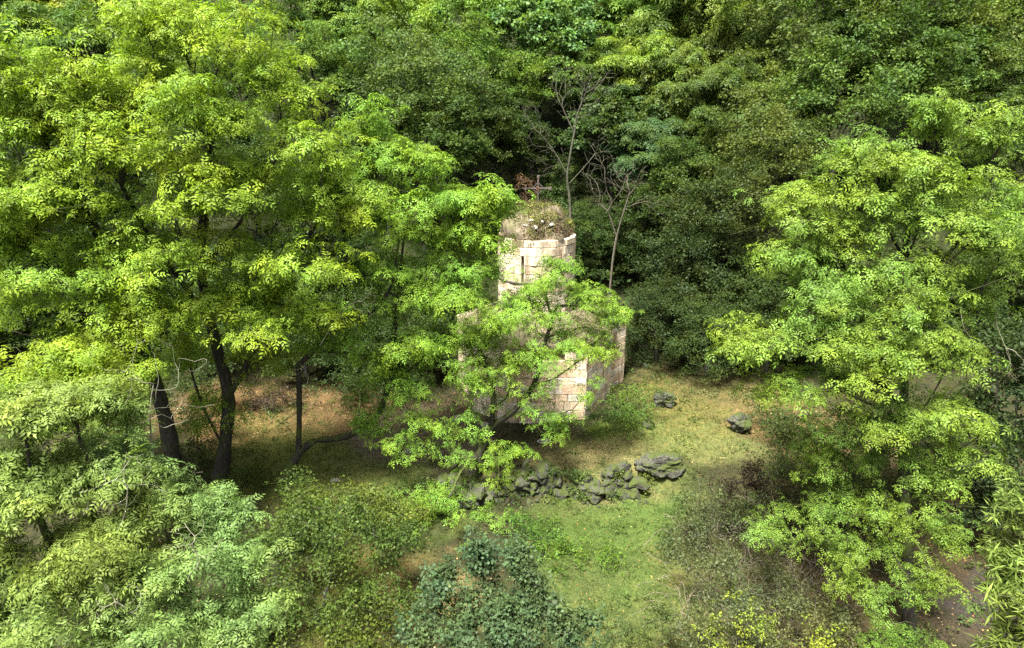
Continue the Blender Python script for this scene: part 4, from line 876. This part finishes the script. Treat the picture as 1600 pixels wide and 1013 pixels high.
FOREST = [  # crown centre and half size in the photo, colour, template, what singles it out
    (40, 10, 80, 55, YE, 2, "bright yellow-green tree in the top left corner"),
    (140, 40, 60, 55, Yg, 2, "yellowish tree peeking out between two left-hand ash crowns at the top"),
    (470, 35, 60, 60, M_, 0, "mid green tree at the top edge beside the tallest ash"),
    (545, 50, 60, 65, M_, 2, "airy green tree at the top edge with a dark slanting branch"),
    (615, 45, 60, 60, Yg, 0, "yellow-tinged round tree at the top edge left of the pale bluish one"),
    (665, 60, 36, 45, (0.095, 0.150, 0.075), 4, "small pale bluish-green tree near the top, left of centre"),
    (740, 45, 70, 60, M_, 1, "full round green tree at the top edge above the drum's left side"),
    (810, 10, 60, 40, (0.05, 0.09, 0.02), 0, "tree cut by the top edge straight above the cross"),
    (845, 60, 70, 65, B_, 4, "bright blue-green tree above the bare dead tree"),
    (925, 40, 60, 55, BR, 2, "fresh green tree at the top edge right of the blue-green one"),
    (1005, 50, 60, 60, M_, 2, "green tree at the top edge, next left of the olive-yellow one"),
    (1085, 45, 75, 65, (0.088, 0.122, 0.022), 6, "olive-yellow tree with dark open branches at the top edge"),
    (1170, 20, 50, 40, Yg, 2, "light green treetop cut by the top edge right of the olive-yellow tree"),
    (1225, 5, 50, 32, (0.085, 0.20, 0.03), 2, "vivid green treetop at the top edge above the dark oaks"),
    (495, 130, 60, 65, M_, 1, "green tree directly right of the tallest ash's shoulder"),
    (585, 130, 65, 60, (0.058, 0.100, 0.02), 0, "dense green tree in the second row, right of the tallest ash"),
    (660, 165, 80, 75, (0.058, 0.086, 0.028), 3, "large greyish-green tree in the middle of the slope left of the cross"),
    (745, 140, 60, 60, M_, 5, "green tree with layered boughs up-slope left of the dead tree"),
    (600, 225, 60, 55, D, 3, "dark tree rising behind the leaning ash crown"),
    (690, 245, 65, 60, D, 1, "dark tree in shade left of the red sapling"),
    (755, 225, 55, 50, (0.052, 0.085, 0.018), 5, "dark green tree immediately left of the red sapling and cross"),
    (835, 140, 55, 60, M_, 0, "green tree left of the bare dead branches"),
    (815, 235, 42, 46, VD, 5, "very dark tree right behind the cross"),
    (925, 150, 50, 55, M_, 6, "feathery green tree behind the bare dead branches"),
    (1000, 130, 58, 55, Yg, 2, "yellowish green tree right of the bare dead tree"),
    (1060, 150, 55, 60, O_, 6, "olive tree in the second row below the olive-yellow one"),
    (960, 215, 55, 60, (0.064, 0.108, 0.036), 4, "blue-tinted green tree just above the broken snag"),
    (1020, 250, 52, 55, B_, 2, "soft blue-green tree right above the broken snag's twigs"),
    (1105, 190, 62, 55, (0.060, 0.082, 0.018), 6, "shaded olive tree above the dark hollow in the slope"),
    (1265, 70, 95, 70, (0.066, 0.090, 0.026), 3, "broad pale-topped oak at the upper right"),
    (1380, 75, 95, 75, D, 1, "large dark blue-green oak near the top right"),
    (1330, 165, 85, 60, D, 3, "dark oak directly above the right-hand ash's left peak"),
    (1440, 150, 70, 65, D, 1, "dark oak directly above the right-hand ash's highest peak"),
    (1480, 45, 80, 70, O_, 3, "olive tree at the top edge, second from the right corner"),
    (1575, 60, 70, 70, O_, 6, "olive-green tree in the top right corner"),
    (1565, 165, 60, 55, (0.065, 0.095, 0.022), 3, "rounded tree at the right edge above the right-hand ash"),
    (1170, 100, 58, 60, (0.058, 0.080, 0.022), 3, "dark olive tree between the olive-yellow tree and the pale-topped oak"),
    (1215, 185, 62, 52, (0.072, 0.095, 0.022), 3, "olive tree below the pale-topped oak"),
    (1195, 265, 75, 62, (0.090, 0.112, 0.028), 3, "pale olive tree left of the right-hand ash's upper crown"),
    (1140, 345, 68, 60, (0.062, 0.082, 0.022), 3, "dark olive tree halfway up between the snag and the right-hand ash"),
    (1075, 300, 58, 52, (0.050, 0.080, 0.014), 5, "dark layered tree in the hollow right of the blue-green tree"),
    (1005, 375, 52, 62, (0.036, 0.062, 0.012), 8, "very dark feathery tree right of the broken snag"),
    (1080, 430, 70, 62, (0.044, 0.066, 0.026), 7, "dark grey-green tree at the clearing's far edge"),
    (1030, 505, 48, 42, (0.040, 0.060, 0.022), 7, "low dark grey-green tree right behind the church corner"),
    (1150, 460, 62, 62, (0.045, 0.066, 0.020), 7, "dark tree at the clearing edge left of the right-hand ash"),
    (930, 365, 36, 42, (0.048, 0.075, 0.022), 7, "small dark tree tucked between the drum and the broken snag"),
    (880, 300, 36, 42, VD, 8, "very dark tree low behind the dome weeds"),
    (1240, 480, 60, 62, VD, 7, "dark tree mostly hidden behind the right-hand ash's left boughs"),
    (1560, 560, 70, 80, VD, 8, "very dark tree in deep shade at the right edge"),
    (1590, 380, 60, 70, M_, 6, "green tree at the right edge beyond the large right-hand ash"),
    (60, 520, 80, 55, (0.040, 0.065, 0.014), 7, "dark shaded tree below the far-left ash crown"),
    (130, 460, 70, 55, VD, 8, "very dark tree seen under the far-left ash's lowest boughs"),
    (420, 470, 60, 50, VD, 7, "dark tree behind the tallest ash's trunk"),
    (250, 430, 70, 60, VD, 8, "dark tree seen through gaps behind the two left-hand ash trunks"),
    (560, 540, 55, 50, D, 7, "shaded tree behind the leaning ash left of the church"),
    (700, 470, 45, 50, D, 7, "shaded tree immediately left of the church drum, behind ash leaves"),
    (90, 330, 80, 70, VD, 1, "dark tree glimpsed through the far-left ash crown"),
    (-30, 60, 80, 70, M_, 0, "green tree cut by the left edge near the top corner"),
    (90, 100, 70, 60, M_, 2, "green tree between the yellow corner tree and the tallest ash"),
    (1510, 120, 70, 65, O_, 1, "olive oak left of the rounded tree at the right edge"),
    (1620, 240, 70, 70, D, 1, "dark tree cut by the right edge beside the right-hand ash's top"),
    (330, 120, 75, 75, D, 1, "dark tree standing right behind the tallest ash's top"),
    (300, 260, 75, 70, D, 0, "shaded green tree behind the middle of the tallest ash"),
    (410, 300, 65, 65, D, 3, "shaded tree behind the tallest ash's right shoulder"),
    (20, 170, 75, 75, D, 0, "dark tree at the left edge behind the far-left ash"),
    (500, 400, 60, 60, VD, 8, "very dark tree behind the gap between tallest and leaning ash"),
    (190, 90, 70, 70, D, 1, "dark tree between the tallest ash and the far-left ash"),
    (1110, 530, 50, 45, (0.034, 0.052, 0.018), 7, "low black-green tree at the back of the clearing above the lone boulder"),
    (880, 400, 50, 60, VD, 8, "very dark tree hidden behind the drum's right side"),
    (330, 520, 60, 50, VD, 7, "very dark tree low behind the forked trunk"),
    (480, 560, 60, 45, (0.036, 0.052, 0.016), 7, "dark tree behind the purple-brown shrub"),
    (640, 570, 55, 45, VD, 7, "very dark tree behind the church's left side"),
    (20, 590, 60, 50, VD, 8, "black-green tree at the left edge behind the pale foreground ash"),
    (1200, 560, 55, 50, VD, 7, "very dark low tree under the right-hand ash's left boughs"),
    (1320, 560, 60, 50, VD, 7, "very dark low tree behind the middle of the right-hand ash"),
    (1440, 570, 60, 55, VD, 8, "very dark tree behind the right-hand ash's trunk"),
]
def place_forest():
    rng = random.Random(77)
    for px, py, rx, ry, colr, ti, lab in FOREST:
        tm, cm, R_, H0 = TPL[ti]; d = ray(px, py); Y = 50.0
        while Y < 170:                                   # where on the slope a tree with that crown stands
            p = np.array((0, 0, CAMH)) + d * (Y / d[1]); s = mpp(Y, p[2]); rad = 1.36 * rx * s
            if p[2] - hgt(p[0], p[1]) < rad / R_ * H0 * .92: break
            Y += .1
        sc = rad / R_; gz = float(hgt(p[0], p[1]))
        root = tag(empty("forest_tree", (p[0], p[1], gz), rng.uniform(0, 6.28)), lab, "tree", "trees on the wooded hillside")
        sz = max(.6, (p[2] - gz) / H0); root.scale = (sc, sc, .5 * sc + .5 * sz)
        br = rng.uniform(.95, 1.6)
        obj("trunk", tm, root, color=(0.045, 0.04, 0.034)); obj("crown", cm, root, color=tuple((c * .58 + .42 * g) * br * (1.22 if py < 110 else .95 if py < 200 else .68) * k for c, g, k in zip(colr, (0.058, 0.098, 0.022), (1.04, 1.0, .9))))  # crowns lighter high up, darker low down: light and shade put into the colour
place_forest()

# ------------------------------------------------------------------ undergrowth, grass, fallen leaves
def scatter(n, x0, x1, y0, y1, rng): return rng.uniform(x0, x1, n), rng.uniform(y0, y1, n)
def in_church(x, y, m=0.0): return ((x - church_c[0] - .5) / (5.9 + m)) ** 2 + ((y - church_c[1]) / (5.0 + m)) ** 2 < 1
def undergrowth():
    rng = np.random.default_rng(301); xs, ys = scatter(10500, -36, 38, 20, 66, rng); zz = hgt(xs, ys)
    dens = 0.30 + 0.75 * sstep(49, 54, ys) + .5 * sstep(13, 20, np.abs(xs - 1)) * sstep(30, 36, ys)
    dens += .9 * np.exp(-((xs - 8.5) / 2.2) ** 2 - ((ys - 46.5) / 4) ** 2) + .7 * np.exp(-((xs - 12) / 4) ** 2 - ((ys - 49) / 3) ** 2)
    dens += .9 * np.exp(-((ys - wall_y(xs)) / .9) ** 2) * (np.abs(xs - 1) < 8) * 1.6
    dens += .8 * (ys < 31) * (xs < -1) + .6 * (ys < 32) * (xs > 8)
    nz = np.array([mnoise.noise(Vector((a * .35, b * .35, 3))) for a, b in zip(xs, ys)])
    keep = (rng.random(len(xs)) < dens * (.6 + 1.2 * nz)) & ~in_church(xs, ys, .1); xs, ys, zz = xs[keep], ys[keep], zz[keep]; n = len(xs)
    P = np.stack((xs, ys, zz + rng.uniform(.05, .3, n)), 1)
    wx = rng.uniform(-7, 8.5, 900); wn = np.array([mnoise.noise(Vector((a * .9, 7, 1))) for a in wx]); wx = wx[rng.random(900) < .50 + 1.5 * wn]; wo = rng.normal(-.15, .45, len(wx))       # trailing over the wall
    P = np.concatenate((P, np.stack((wx, wall_y(wx) + wo, np.where(wo < -.3, -.75, .05) + rng.uniform(-.2, .3, len(wx))), 1))); n = len(P)
    ax = _unit(np.array((0, 0, 1.0)) + rng.normal(0, .3, (n, 3))); V, F, A = stamp("broad", P, ax, rng.uniform(.14, .5, n) * np.where(ax[:, 2] > .97, 1, .8), rng)
    o = obj("undergrowth", np_mesh("undergrowth", V, F, LEAF, attr=A), color=(0.075, 0.105, 0.024)); tag(o, "low weeds and brambles along the clearing and forest floor", "undergrowth", kind="stuff")
def hillside_scrub():
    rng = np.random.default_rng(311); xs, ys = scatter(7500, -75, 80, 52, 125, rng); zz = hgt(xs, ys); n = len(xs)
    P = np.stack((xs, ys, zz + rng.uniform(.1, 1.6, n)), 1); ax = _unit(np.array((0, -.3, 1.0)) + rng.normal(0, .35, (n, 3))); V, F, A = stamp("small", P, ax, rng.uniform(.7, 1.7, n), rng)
    o = obj("hillside_scrub", np_mesh("hillside_scrub", V, F, LEAF, attr=A), color=(0.036, 0.058, 0.015)); tag(o, "dark scrub covering the forest floor of the hillside", "scrub", kind="stuff")  # leaf colour lowered to carry the shade of the wooded slope
undergrowth(); hillside_scrub()
def grass():
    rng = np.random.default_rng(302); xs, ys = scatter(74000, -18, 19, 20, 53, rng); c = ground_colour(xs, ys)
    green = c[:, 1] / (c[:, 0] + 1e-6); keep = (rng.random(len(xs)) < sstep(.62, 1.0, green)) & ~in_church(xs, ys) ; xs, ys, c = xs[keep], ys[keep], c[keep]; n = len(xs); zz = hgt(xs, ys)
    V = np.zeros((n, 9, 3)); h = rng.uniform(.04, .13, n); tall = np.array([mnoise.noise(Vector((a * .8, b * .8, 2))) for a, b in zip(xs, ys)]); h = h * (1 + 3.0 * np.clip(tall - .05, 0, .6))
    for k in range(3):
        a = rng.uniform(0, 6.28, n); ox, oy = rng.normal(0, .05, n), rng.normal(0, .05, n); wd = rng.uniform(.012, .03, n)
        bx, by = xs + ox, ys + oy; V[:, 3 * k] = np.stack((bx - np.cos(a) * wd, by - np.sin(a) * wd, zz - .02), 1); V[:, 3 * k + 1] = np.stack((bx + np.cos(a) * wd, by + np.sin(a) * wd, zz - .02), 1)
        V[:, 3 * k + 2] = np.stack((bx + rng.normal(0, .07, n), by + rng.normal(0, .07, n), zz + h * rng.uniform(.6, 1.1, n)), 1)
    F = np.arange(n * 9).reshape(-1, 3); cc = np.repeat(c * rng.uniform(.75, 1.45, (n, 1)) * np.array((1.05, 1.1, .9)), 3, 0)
    o = obj("grass", np_mesh("grass", V.reshape(-1, 3), F, GRASS, col=cc)); tag(o, "short green and straw-coloured grass of the clearing", "grass", kind="stuff")
grass()
def litter():
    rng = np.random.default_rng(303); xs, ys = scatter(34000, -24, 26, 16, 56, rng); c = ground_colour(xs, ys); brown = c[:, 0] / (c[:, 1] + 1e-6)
    keep = (rng.random(len(xs)) < .14 + .9 * sstep(1.05, 1.5, brown)) & ~in_church(xs, ys); xs, ys = xs[keep], ys[keep]; n = len(xs); zz = hgt(xs, ys)
    P = np.stack((xs, ys, zz + .03), 1); d = _unit(np.stack((rng.normal(0, 1, n), rng.normal(0, 1, n), rng.normal(0, .25, n)), 1)); nn = _unit(np.array((0, 0, 1.0)) + rng.normal(0, .3, (n, 3))); s = _unit(np.cross(d, nn)); L = rng.uniform(.05, .15, n)[:, None]
    V = np.stack((P, P + d * L * .5 + s * L * .3, P + d * L, P + d * L * .5 - s * L * .3), 1).reshape(-1, 3); F = np.arange(len(V)).reshape(-1, 4)
    pal = np.array([(.30, .22, .06), (.22, .13, .05), (.14, .08, .04), (.36, .30, .12), (.26, .11, .04)]); cc = pal[rng.integers(0, 5, n)] * rng.uniform(.6, 1.2, (n, 1))
    o = obj("fallen_leaves", np_mesh("fallen_leaves", V, F, LITTER, col=cc)); tag(o, "yellow and brown fallen leaves scattered over the ground", "leaves", kind="stuff")
litter()
